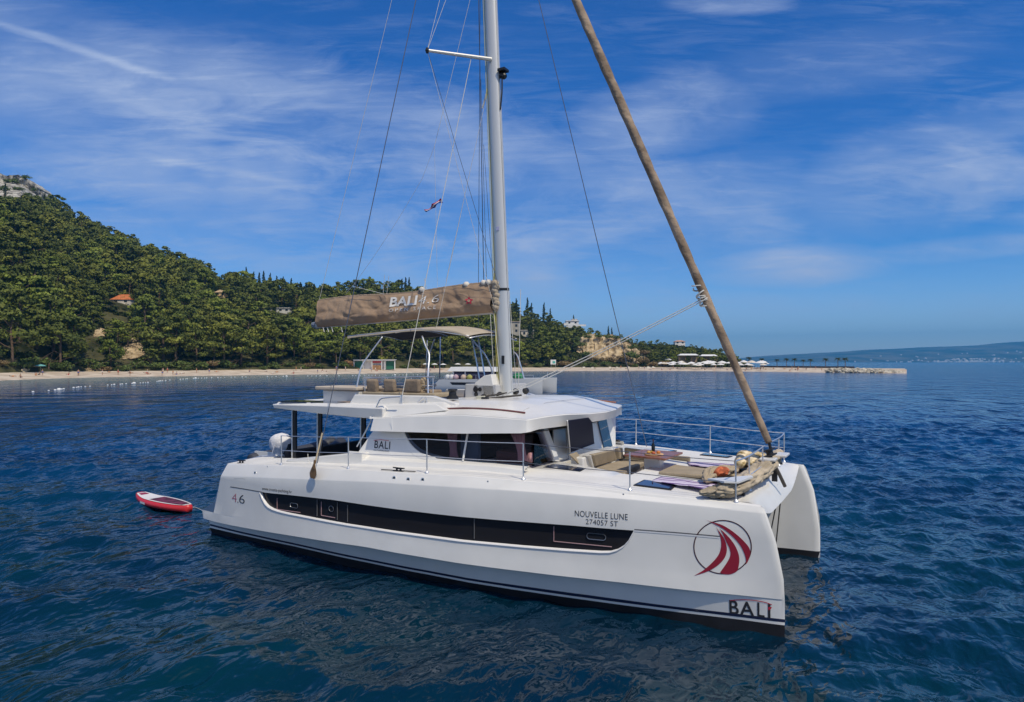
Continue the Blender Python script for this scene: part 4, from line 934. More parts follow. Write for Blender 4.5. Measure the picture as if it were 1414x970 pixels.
for s in (1, -1): hatch([(x, s * y, deck_z(x, y)) for x, y in H2])
hatch([(9.9, 1.95, deck_z(9.9, 1.95)), (9.9, 2.45, deck_z(9.9, 2.45)), (10.5, 2.4, deck_z(10.5, 2.4)), (10.5, 1.95, deck_z(10.5, 1.95))])

# ------------------------------------------------------------------ saloon, roof, hardtop
def Zdk(x, y): return deck_z(x, y)
def side_y(z): return 2.52 - .34 * (z - 2.3)
def fascia_seam(): MB().tube([P(u, v, y=-2.61) for u, v in ((541, 574), (542, 597))], .004, 4).build('fascia_seam', mat('pale_seam', (.9, .9, .88), .4), cat)
fascia_seam()
def cabin():
    # lower body with a moulded step, starboard and port, and the solid quarter that carries the name
    for s in (-1, 1):
        b = MB(); rows = []
        for x in np.linspace(4.3, 9.0, 24):
            k = ip(x, [(4.3, 0), (4.9, 1), (8.6, 1), (9.0, .9)]); zb = Zdk(x, 2.7) - .03
            rows.append([Vector((x, s * 2.74, zb)), Vector((x, s * 2.70, zb + .12 * k)), Vector((x, s * 2.64, zb + .155 * k)), Vector((x, s * 2.50, max(zb + .16, 2.30))), Vector((x, s * (2.50 if x < 8.9 else 2.44), 2.355))])
        b.grid(rows).build('cabin_side', m_gel, cat, smooth='auto', angle=40)
        q = MB(); A = [(4.40, 2.06), (4.86, 2.80), (4.90, 2.86), (5.74, 2.90), (5.76, 2.88), (5.87, 2.72), (6.02, 2.58), (6.30, 2.45), (6.75, 2.37), (6.75, 2.28), (4.9, 2.20)]
        out_ = [Vector((x, s * side_y(z), z)) for x, z in A]; inn = [Vector((x, s * (side_y(z) - .10), z)) for x, z in A]
        q.hexa(out_, inn).build('cabin_quarter', m_gel, cat, bevel=.012)
        # window: frame curve, glass
        wp = [(5.70, 2.945), (5.80, 2.83), (5.93, 2.69), (6.10, 2.56), (6.38, 2.43), (6.78, 2.355), (7.4, 2.315), (8.45, 2.315), (8.98, 2.33)]
        glass = MB(); xs = np.linspace(5.72, 8.98, 40); glass.grid([[Vector((x, s * (side_y(2.95) - .02), 2.97)) for x in xs], [Vector((x, s * (side_y(ip(x, wp)) - .02), ip(x, wp))) for x in xs]])
        g = glass.build('saloon_window', m_glass, cat)
        if s < 0: g['label'] = 'long smoked saloon window with a curved aft end'
        rows = [[], [], []]; c = catmull([Vector((x, 0, z)) for x, z in wp], 6)
        for i, p in enumerate(c):
            t = (c[min(i + 1, len(c) - 1)] - c[max(i - 1, 0)]).normalized(); nrm = Vector((t.z, 0, -t.x)); nrm = nrm if nrm.z < 0 or nrm.x < 0 else -nrm
            wd_ = ip(p.x, [(5.7, .13), (6.2, .12), (6.8, .05), (9, .035)])
            for k, (o_, d_) in enumerate(((0, -.018), (0, .012), (wd_, .004))): q_ = p + nrm * o_; rows[k].append(Vector((q_.x, s * (side_y(q_.z) + d_), q_.z)))
        MB().grid(rows).build('window_surround', m_gel, cat, smooth='auto')
        rows = [[], []]
        for i, p in enumerate(c):
            t = (c[min(i + 1, len(c) - 1)] - c[max(i - 1, 0)]).normalized(); nrm = Vector((-t.z, 0, t.x)); nrm = nrm if nrm.z > 0 else -nrm
            wd_ = ip(p.x, [(5.7, .05), (6.2, .07), (6.8, .07), (9, .06)])
            for k, o_ in enumerate((0, wd_)): q_ = p + nrm * o_; rows[k].append(Vector((q_.x, s * (side_y(q_.z) - .012), q_.z)))
        MB().grid(rows).build('window_border', mat('window_border', (.03, .04, .06), .25), cat)
        MB().tube([(7.46, s * (side_y(2.34) + .004), 2.35), (7.45, s * (side_y(2.95) + .004), 2.95)], .022, 8).build('window_mullion', m_gel, cat)
cabin()
m_cabin_in = mat('dark_saloon_lining', (.13, .05, .04), .7); m_pink = mat('pink_curtain', (.52, .28, .28), .9, bump=.4, bscale=8)
def interior():
    b = MB(); b.box((7.1, 0, 1.9), (3.8, 4.7, .06)); b.build('saloon_floor', m_cabin_in, cat)
    MB().box((5.1, 0, 2.5), (.06, 4.6, 1.1)).build('saloon_bulkhead', m_cabin_in, cat)
    MB().box((7.1, .6, 2.42), (3.6, .05, 1.0)).build('saloon_partition', m_cabin_in, cat)
    MB().box((6.5, -1.2, 2.2), (1.5, .9, .5)).build('saloon_settee', m_grey_up, cat, bevel=.05)
    MB().box((7.25, -1.9, 2.55), (.45, .1, .75)).build('blue_grey_cabinet', mat('blue_grey_cabinet', (.13, .19, .25), .5), cat)
    MB().box((8.2, -1.3, 2.25), (.9, .8, .5)).build('saloon_settee', m_cabin_in, cat, bevel=.05)
    def curtain(x, w, y, lean=0., z0=2.38, z1=2.95, pinch=.45):
        rows = []
        for i in range(9):
            f = i / 8; z = z1 + (z0 - z1) * f; ww = w * (1 - pinch * math.sin(f * 2.4)); rows.append([Vector((x + lean * f + ww * (k / 14 - .5), y + .025 * math.sin(k * 2.1), z)) for k in range(15)])
        MB().grid(rows).build('curtain', m_pink, cat, smooth=True)
    curtain(7.02, .34, -2.28, .06); curtain(8.62, .36, -2.25, .12, 2.42, 2.96)
    curtain(8.42, .32, .55, 0, 2.4, 2.95)
    MB().lathe([(.03, -.10), (.09, -.08), (.10, .0), (.06, .09), (.02, .10)], (8.80, -2.02, 2.46), 12).build('pink_cushion', m_pink, cat, smooth=True)
interior()
# front of the saloon: raked posts, wrap-round pane, door recess, big opening pane
def front():
    F = lambda z: 8.97 - .15 * (z - 2.3) / .7          # plane of the front
    def quad(name, pts, m, off=0., par=None, thick=.03):
        v = [Vector((F(z) + off, y, z)) for y, z in pts]; return MB().hexa([p - Vector((thick, 0, 0)) for p in v], v).build(name, m, par or cat)
    def FP(u, v, off=0.):
        x = 8.9
        for i in range(12): p = P(u, v, x=x); x = F(p.z) + off
        return P(u, v, x=x)
    def pq(name, px, m, off=0., thick=.03):
        v = [FP(a, b, off) for a, b in px]; return MB().hexa([p - Vector((thick, 0, 0)) for p in v], v).build(name, m, cat)
    pq('front_window', [(737, 644), (767, 634), (752, 594), (739, 594)], m_glass)
    pq('front_post', [(767, 637), (773, 637), (757, 592), (750.5, 592)], m_gel, .04, .09)
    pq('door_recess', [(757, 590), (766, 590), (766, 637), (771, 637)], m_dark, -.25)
    pq('door_panel', [(765, 588), (786, 588), (789, 632), (765, 640)], m_gel, -.05)
    pq('front_wall', [(783, 586), (850, 570), (850, 624), (786, 638)], m_gel, -.02)
    quad('front_base', [(-2.44, 1.9), (2.3, 1.9), (2.3, 2.24), (-2.44, 2.24)], m_gel, -.01)
    # opening pane standing a little proud of the front on its hinges
    o = [P(784, 581, x=9.52), P(813, 577, x=9.60), P(818, 583, x=9.56), P(821, 613, x=9.08), P(788, 625, x=9.05)]
    pane = MB().hexa([p - Vector((.035, 0, 0)) for p in o], o).build('opening_pane', mat('pane_border', (.018, .024, .055), .6, spec=.1), cat, bevel=.006)
    c = sum(o, Vector()) / 5; q = [c + (p - c) * .76 + Vector((.004, 0, .03)) for p in o]; MB().add(q, [range(5)]).build('inner_glass', mat('deep_glass', (.005, .007, .025), .4, spec=.12), pane)
    for k in (0, 1): MB().tube([q[0].lerp(q[4], .25 + .45 * k) + Vector((.012, 0, 0)), q[1].lerp(q[3], .25 + .4 * k) + Vector((.012, 0, 0))], .006, 5).build('pane_rail', m_steel, pane)
    e = MB(); pts = [o[4] + Vector((.01, 0, -.02)), o[3] + Vector((.01, 0, -.02))]; e.tube(pts, .018, 6); e.tube([o[0] + Vector((0, -.02, 0)), o[4] + Vector((0, -.02, -.02))], .014, 6); e.build('pane_frame', m_gel, pane)
    r = [FP(u, v, .02) for u, v in ((826, 581), (837, 577), (846, 616), (835, 620))]
    MB().hexa([p - Vector((.03, 0, 0)) for p in r], r).build('front_window', mat('sky_blue_glass', (.02, .06, .13), .05, spec=.9), cat)
front()
EDGE = [(5.0, 2.60), (5.6, 2.62), (8.4, 2.60), (8.9, 2.50), (9.08, 2.34)]
def xf(y): return ip(abs(y), [(0, 9.58), (.6, 9.55), (1.2, 9.43), (2.0, 9.2), (2.4, 9.02)])
def roof():
    rows = []; half = [0, .75, 1.5, 1.72, 1.95, 2.2, 2.38, 2.46, 2.50]; ysr = [-y for y in reversed(half[1:])] + half
    # plan: lines run from port to starboard edge; the front row follows the bowed brow
    for i in range(27):
        r = []
        for y in ysr:
            a = abs(y); x1 = xf(min(a, 2.38)) - max(0, a - 2.38) * .6; x = 5.05 + (8.55 - 5.05) * i / 20 if i <= 20 else 8.55 + (x1 - 8.55) * (i - 20) / 6
            ze = ip(x, [(5.05, 3.14), (6, 3.22), (7.5, 3.31), (9.1, 3.27), (9.6, 3.28)]); zc = ip(x, [(5, 3.42), (5.8, 3.52), (6.6, 3.56), (8.1, 3.58), (8.55, 3.52), (9.2, 3.36), (9.6, 3.29)])
            s = ip(a, [(0, 1), (.75, .985), (1.5, .93), (1.95, .62), (2.38, .12), (2.50, 0)]); r.append(Vector((x, y, ze + (zc - ze) * s)))
        rows.append(r)
    MB().grid(rows).build('roof', m_gel, cat, smooth='auto', angle=7)
    # fascia band hung from the roof edge
    edge = [r[0] for r in rows] + rows[-1][1:] + [r[-1] for r in reversed(rows[:-1])]; n = len(edge); rows2 = [[], [], [], [], []]
    for i, p in enumerate(edge):
        t = (edge[min(i + 1, n - 1)] - edge[max(i - 1, 0)]); t.z = 0; t.normalize(); o = Vector((-t.y, t.x, 0)); c = Vector((7., 0, 0)); 
        if o.dot(p - c) < 0: o = -o
        x = p.x; front_ = max(0, min(1, (x - 8.9) / .2)); zb = ip(x, [(5.05, 2.86), (7.5, 2.93), (8.9, 3.01), (9.1, 3.06), (9.6, 3.10)])
        for k, (d, z) in enumerate(((-.01, p.z + .001), (.022, p.z - .02), (.03 - .02 * front_, p.z - .05), (.12 * (1 - front_) - .05 * front_, zb), (-.10 - .2 * front_, zb + .004))): rows2[k].append(Vector((p.x, p.y, z)) + o * d)
    MB().grid(rows2).build('roof_fascia', m_gel, cat, smooth='auto', angle=30)
    MB().grid([[Vector((r[0].x if 0 else v.x, v.y, min(2.97, 2.9 + .02 * (v.x - 5)))) for v in r[2:-2]] for r in rows[:-3]]).build('headlining', mat('headlining', (.35, .32, .30), .9), cat)
    def on_roof(x, y):
        return ip(x, [(5, 3.42), (5.8, 3.52), (6.6, 3.56), (8.1, 3.58), (8.55, 3.50), (9.2, 3.36), (9.6, 3.28)])
    return rows
ROOF = roof()
def roof_z(x, y):
    best = min((v for r in ROOF for v in r), key=lambda v: (v.x - x) ** 2 + (v.y - y) ** 2); return best.z
MB().tube([Vector((p.x, -2.16, roof_z(p.x, -2.16) + .03)) for p in [P(u, v, y=-2.16) for u, v in ((601, 565.5), (620, 567), (640, 569), (660, 571), (680, 573), (702, 576), (725, 578.5))]], .02, 6).build('grab_rail', mat('oiled_teak_rail', (.17, .055, .05), .5), cat)
MB().tube([(7.6, 2.1, roof_z(7.6, 2.1) + .05), (8.4, 2.1, roof_z(8.4, 2.1) + .05), (9.05, 2.0, roof_z(9.05, 2.0) + .04)], .018, 6).build('grab_rail', mat('orange_teak_rail', (.40, .15, .06), .5), cat)
for a, b in (((735, 571), (759, 593)),): pass
sm = MB(); sm.tube([(8.62, y, roof_z(8.62, y) + .002) for y in np.linspace(-2.3, 2.3, 30)], .006, 4); sm.build('roof_seam', mat('seam_grey', (0, 0, 0)), cat)
# aft hardtop over the cockpit, flying-bridge sides
def hardtop():
    pl = [(1.30, 1.9), (1.55, 2.34), (3.2, 2.42), (5.3, 2.50)]; top, bot = [], []
    ring = [(x, -y) for x, y in pl] + [(x, y) for x, y in reversed(pl)]
    zb = lambda x: ip(x, [(1.3, 3.25), (2.2, 3.19), (5.3, 3.10)]); zt = lambda x: ip(x, [(1.3, 3.38), (2.5, 3.40), (3.6, 3.42), (5.3, 3.42)])
    c = Vector((3.4, 0, 0)); ins = lambda x, y, k: (c.x + (x - c.x) * k, y * k)
    MB().hexa([(*ins(x, y, .985), zb(x)) for x, y in ring], [(x, y, zt(x) - .05) for x, y in ring]).build('hardtop', m_gel, cat, bevel=.03, seg=3)
    MB().hexa([(*ins(x, y, .97), zt(x) - .06) for x, y in ring], [(*ins(x, y, .95), zt(x)) for x, y in ring]).build('hardtop_deck', m_non, cat, bevel=.015)
    for s in (-1, 1):   # side of the flying bridge
        A = [(3.75, 3.36), (3.95, 3.62), (6.25, 3.64), (6.9, 3.5), (6.9, 3.3), (5.2, 3.12)]
        MB().hexa([(x, s * 1.95, z) for x, z in A], [(x, s * (1.80 if z > 3.45 else 1.86), z) for x, z in A]).build('bridge_side', m_gel, cat, bevel=.025)
        B = [(4.9, 3.10), (4.75, 3.40), (6.6, 3.50), (6.9, 3.36), (5.6, 3.18)]
        MB().hexa([(x, s * 2.50 if z < 3.3 else s * 2.3, z) for x, z in B], [(x, s * 1.9, z + .02) for x, z in B]).build('bridge_shoulder', m_gel, cat, bevel=.02)
    MB().box((5.0, 0, 3.40), (3.4, 3.7, .05)).build('bridge_floor', m_teal_floor, cat)
hardtop()
MB().tube([P(u, v, y=-2.42) for u, v in ((481, 566.5), (481, 571.2), (518, 573.5))] , .012, 6).build('handrail', m_black, cat)
MB().tube([P(u, v, y=-2.43) for u, v in ((481, 566), (519, 564.5))] , .012, 6).build('handrail', m_steel, cat)
MB().tube(catmull([P(u, v, y=-2.45) for u, v in ((493, 617), (508, 590), (521, 560), (526, 551.5), (535, 549.5), (553, 548))], 5), .017, 7).build('handrail', m_steel, cat)
MB().tube([P(u, v, y=-1.98) for u, v in ((576, 568), (577, 556), (584, 549.5), (589, 551), (592, 569))], .014, 6).build('handrail', m_steel, cat)
MB().tube([P(u, v, y=-1.98) for u, v in ((588, 549), (581, 568))], .014, 6).build('handrail', m_steel, cat)
# posts that hold up the hardtop
for (u, v0, v1, y) in ((407, 566, 607, -2.0), (442, 570, 605, -2.05), (502, 577, 605, -2.1)):
    p = P(u, v0, y=y); MB().box((p.x, y, (p.z + 1.3) / 2), (.12, .05, p.z - 1.3)).build('hardtop_post', m_black, cat); MB().tube([(p.x - .05, y - .04, p.z), (p.x - .05, y - .04, 1.6)], .02, 6).build('hardtop_post', m_steel, cat)
    MB().box((p.x + .3, -y, 2.2), (.08, .08, 1.9)).build('hardtop_post', m_black, cat)
# cockpit side bulwark rising towards the saloon, and the dark seat behind it
for s in (-1, 1):
    A = [(2.45, 2.0), (2.5, 2.05), (4.7, 2.36), (4.9, 2.36), (4.9, 2.0)]
    MB().hexa([(x, s * 2.72, z) for x, z in A], [(x, s * 2.45, z) for x, z in A]).build('cockpit_coaming', m_gel, cat, bevel=.03)
for k in range(5):
    a = P(449 + 11.5 * k, 622, x=None, y=-.2); MB().box((2.55 + .52 * k, .9, 2.12), (.47, .16, .52), (0, -.08, 0)).build('cockpit_backrest', m_grey_up, cat, bevel=.04)
MB().box((3.6, .6, 1.7), (2.9, .8, .3)).build('cockpit_seat', m_grey_up, cat, bevel=.05)
MB().box((1.35, 0, 1.7), (.2, 3.4, .75)).build('cockpit_seat', m_grey_up, cat, bevel=.05)
# name on the quarter
def wall_text(body, p, w, h, m, bold=0., y0=None, spacing=1., shear=0., name='lettering', par=None, y_off=.006, align=None):
    V, F = text2d(body, 1., bold, shear, spacing); x0 = min(a for a, b in V); x1 = max(a for a, b in V); y1 = max(b for a, b in V)
    vs = [Vector((p.x + (x - x0) / (x1 - x0) * w, 0, p.z + y / y1 * h)) for x, y in V]
    for q in vs: q.y = -(side_y(q.z) + y_off); q.x -= .19 * (q.z - p.z)
    return MB().add(vs, F).build(name, m, par or cat, fix=False)
p = P(515.5, 619, y=-2.5); q = P(537, 619.5, y=-2.5); wall_text('BALI', p, q.x - p.x, .16, m_letter, .008, spacing=1.1)
p2 = P(515.5, 622.8, y=-2.5); wall_text('CATAMARANS', p2, q.x - p.x, .035, m_letter, 0, spacing=1.2)
MB().tube([P(u, v, y=-2.497) for u, v in ((516, 608.3), (526, 607.4), (537, 609))], .006, 4).build('lettering_swash', m_redl, cat)

# ------------------------------------------------------------------ mast, boom, sail bag, rigging
def mx(z): return 7.04 - .0466 * (z - 3.6)
def mast():
    rings = []
    for z in np.linspace(3.52, 20.9, 40):
        s = ip(z, [(3, 1), (14, 1), (21, .6)]); rings.append([Vector((mx(z) + .165 * s * math.cos(a) * (1.0 if math.cos(a) > 0 else 1.15), .115 * s * math.sin(a), z)) for a in np.linspace(0, 6.283, 25)[:-1]])
    o = MB().loft(rings).build('mast', m_alu, cat, smooth='auto', angle=50)
    MB().box((mx(3.6), 0, 3.56), (.55, .45, .1)).build('mast_step', m_alu, o, bevel=.02)
    MB().loft([[Vector((mx(6.15) + .172 * math.cos(a), .122 * math.sin(a), z)) for a in np.linspace(0, 6.283, 25)[:-1]] for z in (6.12, 6.18)]).build('mast_band', m_black, o)
    MB().box((mx(4.4), -.118, 4.45), (.07, .03, .2)).build('mast_cleat', m_black, o); MB().box((mx(7.6), -.12, 7.62), (.08, .01, .09)).build('mast_sticker', mat('sticker', (.5, .5, .7), .5), o)
    t = MB(); z = 11.4; t.box((mx(z) + .27, -.02, z + .05), (.2, .22, .06)); t.lathe([(.04, -.09), (.075, -.07), (.08, .04), (.05, .08)], (mx(z) + .27, -.02, z - .08), 10, axis=(1, 0, -.4)); t.tube([(mx(z) + .16, 0, z), (mx(z) + .3, 0, z + .02)], .03, 6); t.build('deck_light', m_black, o)
    MB().tube(catmull([(mx(11.3) + .26, -.06, 11.25), (mx(11) + .24, -.06, 10.9), (mx(10.6) + .17, -.05, 10.5)], 4), .02, 5).build('light_cable', m_black, o)
    return o
MAST = mast()
def spreader(s):
    z = 11.75; a = Vector((mx(z), s * .1, z)); b = P(590, 70, y=-1.45); b.y = s * 1.45
    MB().tube([a, a.lerp(b, .5), b], [.05, .043, .036], 8).build('spreader', m_alu, MAST); MB().lathe([(.03, -.06), (.05, 0), (.03, .06)], b, 8).build('spreader_tip', m_black, MAST); return b
SPT = spreader(-1); SPP = spreader(1)
def boom():
    a = P(436, 449.5, y=0); b = P(682, 429, y=0); o = MB().tube([a, b], .09, 10).build('boom', m_alu, cat); MB().tube([a - Vector((.12, 0, -.02)), a + Vector((.06, 0, 0))], [.07, .115], 10).build('boom_end', mat('grey_boom_cap', (.22, .24, .27), .5), o); return o
BOOM = boom()
def sail_bag():
    n = 170; rows = []; m = 60
    a0, a1 = P(440, 415.5, y=0), P(684, 391.5, y=0); b0, b1 = P(443, 453, y=0), P(684, 432.5, y=0)
    for i in range(n + 1):
        f = i / n; top = a0.lerp(a1, f); bot = b0.lerp(b1, f); top = top + Vector((0, 0, .05 * math.sin(f * 9) * .6)); H = top.z - bot.z; r = []
        for k in range(m + 1):
            t = k / m; c = t * 2 - 1     # from top on one side round the boom to top on the other
            s = -1 if t < .5 else 1; g = 1 - abs(c)        # 0 at the top edge, 1 under the boom
            wv = ip(g, [(0, .02), (.12, .075), (.35, .135), (.6, .205), (.72, .215), (.84, .17), (.93, .12), (1, .0)]); p = top.lerp(bot, ip(g, [(0, 0), (.72, .74), (.9, .97), (1, 1.0)]))
            x = p.x; amp = (1 - abs(g - .5) * 1.4)
            fold = -.030 * max(0, .22 - abs(mnoise.noise(Vector((x * .75 + p.z * 1.3, p.z * 1.1 - x * .45, 11))))) / .22 - .014 * max(0, .15 - abs(mnoise.noise(Vector((x * 1.9 - p.z * 1.9, p.z * 2.2 + x * .8, 5))))) / .15 + .028 * mnoise.noise(Vector((x * 1.1 + p.z * 1.6, p.z * 1.8 - x * .5, 3))) + .018 * mnoise.noise(Vector((x * 4 + p.z * 3, p.z * 5, 7))) + .02 * math.sin(p.z * 7 + x * 1.3) * mnoise.noise(Vector((x * .7, 1, 1)))
            r.append(Vector((x + .05 * mnoise.noise(Vector((p.z * 3, x, 9))), s * (wv + fold * max(0, amp) * 1.6), p.z)))
        rows.append(r)
    o = MB().grid(rows).build('sail_bag', m_taupe, cat, smooth=True, fix=True)
    zr = MB(); zr.tube([r[0] + Vector((0, .05, .01)) for r in rows], [.03 + .012 * mnoise.noise(Vector((i * .7, 0, 0))) for i in range(n + 1)], 7); zr.build('bag_zip_edge', mat('pale_taupe', (.36, .27, .19), .9), o)
    # fore end: laced flap by the mast and the white sail peeping out
    fl = MB(); 
    for k in range(7):
        p = a1.lerp(b1, (k + .5) / 7.5); fl.lathe([(.05, -.09), (.14, -.04), (.15, .05), (.05, .1)], p + Vector((.05 + .03 * (k % 2), -.02, .02)), 9, axis=(.3, .2, 1))
    fl.build('bag_lacing', mat('creased_canvas', (.46, .38, .28), .95, bump=.8, bscale=12), o, smooth=True)
    fl = MB()
    for u, v, s in ((644, 394, 1.1), (675, 391, 1.0), (668, 391.5, .8), (583, 401, .6)): fl.lathe([(.02, -.06), (.10, -.02), (.07, .06), (.01, .09)], P(u, v, y=0), 8, axis=(.4, .1, .8))
    fl.build('sail_folds', mat('sailcloth', (.75, .70, .62), .9), o, smooth=True)
    for u in (446, 452, 458, 471): pp = P(u, 452, y=-.13); MB().tube([pp, pp + Vector((.06, -.01, -.14))], .012, 5).build('bag_strap', m_rope, o)
    def on_bag(u, v):
        y = -.2
        best = None
        p = P(u, v, y=y); g = None
        for it in range(6):
            q = min((w for r in rows for w in r[:m // 2 + 1]), key=lambda w: (w.x - p.x) ** 2 + (w.z - p.z) ** 2); y = q.y; p = P(u, v, y=y - .014)
        return p
    def bag_text(body, u0, v0, u1, v1, hpx, m, bold, shear=0., spacing=1.):
        V, F = text2d(body, 1., bold, shear, spacing); x0 = min(a for a, b in V); x1 = max(a for a, b in V); y1 = max(b for a, b in V)
        MB().add([on_bag(u0 + (x - x0) / (x1 - x0) * (u1 - u0), v0 + (x - x0) / (x1 - x0) * (v1 - v0) - y / y1 * hpx) for x, y in V], F).build('lettering', m, o, fix=False)
    bag_text('BALI', 537.5, 423.5, 577, 420.5, 12.5, m_wlet, .03, .15); bag_text('4.6', 577.5, 420.5, 606, 417.5, 10.5, m_wlet, -.012, .2)
    bag_text('OPEN SPACE', 537, 431, 602, 426.5, 4.2, m_wlet, .0, .1, 1.5)
    st = []
    for k in range(10): an = -1.57 + k * .6283; r = 6 if k % 2 == 0 else 3; st.append(on_bag(647.5 + r * math.cos(an), 415.5 + r * math.sin(an)))
    MB().add(st, [range(10)]).build('bag_emblem', m_redl, o, fix=False); MB().add([on_bag(647.5 + 2.1 * math.cos(a), 415.5 + 2.1 * math.sin(a)) + Vector((0, -.008, 0)) for a in np.linspace(0, 6.283, 9)[:-1]], [range(8)]).build('bag_emblem_centre', m_taupe, o, fix=False)
    return o
BAG = sail_bag()
def furled_jib():
    a = P(1062, 612, y=0); zt = 18.6; b = Vector((mx(zt), 0, zt)); n = 260; rings = []
    for i in range(n + 1):
        f = i / n; p = a.lerp(b, f); r = ip(f, [(0, .062), (.03, .075), (.15, .088), (.5, .102), (.75, .09), (.93, .05), (1, .02)]); tw = f * 95
        t = (b - a).normalized(); u_ = t.cross(Vector((0, 1, 0))).normalized(); w_ = t.cross(u_); ring = []
        for k in range(20):
            an = k / 20 * 6.283; rr = r * (1 + .05 * math.cos(2 * an + tw) - .15 * max(0, 1 - abs(math.sin((an + tw) / 2)) * 5) + .05 * max(0, 1 - abs(math.sin((an + tw + .9) / 2)) * 3) + .06 * mnoise.noise(Vector((f * 40, an, 0)))); ring.append(p + (u_ * math.cos(an) + w_ * math.sin(an)) * rr)
        rings.append(ring)
    o = MB().loft(rings).build('furled_jib', mat('jib_uv_strip', (.26, .185, .125), .9, bump=.7, bscale=9, var=.3, vscale=2.2, hue=(.32, .24, .17)), cat, smooth=True)
    wr = MB(); t = (b - a).normalized(); u_ = t.cross(Vector((0, 1, 0))).normalized(); w_ = t.cross(u_); c0 = P(962, 392, y=0); c1 = P(976, 424, y=0)
    [wr.tube([c0.lerp(c1, s0 + (s1 - s0) * i / 60) + (u_ * math.cos(sg * i * .24 + s0 * 5) + w_ * math.sin(sg * i * .24 + s0 * 5)) * (.103 if sg > 0 else .112) for i in range(61)], .016, 6) for sg, s0, s1 in ((1, 0, 1), (-1, .15, .9), (1, .55, .8))]; wr.build('sheet_wrap', m_rope, o)
    fb = P(1062, 614, y=0); d = MB(); d.tube([a, fb + Vector((.04, 0, -.12))], .03, 8); d.lathe([(.05, -.02), (.13, 0), (.13, .025), (.07, .03), (.07, .10), (.13, .11), (.13, .135), (.04, .14)], fb + Vector((.03, 0, -.22)), 14, axis=(-.35, 0, 1)); d.build('furler_drum', m_black, o)
    d = MB(); d.tube([fb + Vector((.03, 0, -.22)), (13.16, 0, 2.12)], .03, 8); d.box((13.15, 0, 2.2), (.1, .06, .3)); d.build('stem_fitting', m_black, o)
    return o
JIB = furled_jib()
def line(name, a, b, r, m, par=None, s=0., n=8): return MB().tube(sag(a, b, s, n) if s else [a, b], r, 6).build(name, m, par or cat)
mtop = lambda z, dy=0, dx=0: Vector((mx(z) + dx, dy, z))
CHP = P(438, 640, y=-3.27)
line('shroud', CHP, mtop(20.4, -.1), .010, m_wire); line('shroud', Vector((CHP.x, -CHP.y, CHP.z)), mtop(20.4, .1), .0075, m_wire)
line('topping_lift', P(441, 414, y=0), mtop(20.8, 0, -.5), .006, m_rope)
line('inner_stay', P(893, 617, y=2.3), mtop(19.0, .1), .0095, m_wire)
# diamond wires over the spreaders
for s, tp in ((-1, SPT), (1, SPP)):
    line('diamond_wire', tp, mtop(17.5, s * .1), .005, m_rope); line('diamond_wire', tp, mtop(16.2, s * .1, .2), .005, m_rope)
    line('diamond_wire', tp, mtop(6.1, s * .12), .0055, m_wire); line('diamond_wire', tp, mtop(5.6, s * .12, -.16), .0045, m_rope)
# lazy jacks, flag halyard, running rigging beside the mast
mid = P(600, 202, y=-.35)
line('lazy_jack', mtop(14.6, -.1, -.1), mid, .005, m_rope); line('lazy_jack', mid, P(583, 247, y=-.3), .004, m_rope); line('lazy_jack', P(583, 247, y=-.3), P(487, 395, y=-.2), .004, m_rope, s=.1); line('lazy_jack', P(600, 202, y=-.35), P(604, 397, y=-.15), .0035, m_rope)
line('lazy_jack', P(668, 150, y=-.15), P(643, 264, y=-.25), .005, m_rope); line('lazy_jack', P(643, 264, y=-.25), P(616, 388, y=-.2), .005, m_rope)
for a, b in (((487, 395), (478, 405)), ((489, 396), (529, 406)), ((531, 380), (529, 407)), ((537, 381), (534, 406)), ((586, 385), (589, 400))): line('lazy_jack', P(*a, y=-.18), P(*b, y=-.12), .006, m_rope)
hb = P(555, 548, y=-2.05); ht = SPT.lerp(Vector((mx(11.75), -.1, 11.75)), .68)
line('flag_halyard', hb, ht, .008, m_rope); MB().box(hb + Vector((0, 0, -.1)), (.05, .04, .28)).build('halyard_post', m_steel, cat)
line('lazy_jack', P(620.7, 370, y=-.9), P(602, 455, y=-1.0), .005, m_rope); line('lazy_jack', P(643, 264, y=-.9), P(620.7, 370, y=-.9), .005, m_rope)
for (u0, v0, u1, v1, y, r, m) in ((661, 0, 668, 392, .0, .010, m_wire), (664, 110, 672, 392, -.05, .006, m_wire), (668, 200, 681, 392, -.05, .005, m_wire), (672, 130, 666, 150, -.05, .02, m_rope), (676, 112, 667, 146, -.05, .016, m_rope)): line('halyard', P(u0, v0, y=y), P(u1, v1, y=y), r, m)
for dx, dy, m, r in ((-.19, -.06, m_yel, .008), (-.21, .0, m_rope, .008), (-.2, -.1, m_yel, .007), (.18, -.05, m_rope, .006)): line('halyard', mtop(3.7, dy, dx), mtop(16.5, dy, dx * .8), r, m, MAST)
line('lower_shroud', mtop(9.4, .1), Vector((5.2, 3.05, 2.3)), .008, m_wire); line('lower_shroud', mtop(9.4, -.1), Vector((5.9, 1.2, 3.45)), .005, m_wire)
for (u0, u1, y) in ((677, 683, -.2), (682, 692, -.15), (719, 716, .2), (703, 713, .3)): line('halyard', P(u0, 434 if u0 < 700 else 400, y=y), P(u1, 535, y=y), .007, m_rope)
# jib sheets from the wrap down to the roof by the mast
for k in (0, 1):
    a = P(968, 414 + 3 * k, y=-.05); b = P(728 + 5 * k, 531 + 2 * k, y=-.6); line('jib_sheet', a, b, .011, m_rope, s=.03)
    line('jib_sheet', b, P(690 - 6 * k, 548 + k, y=-.75), .011, m_rope)
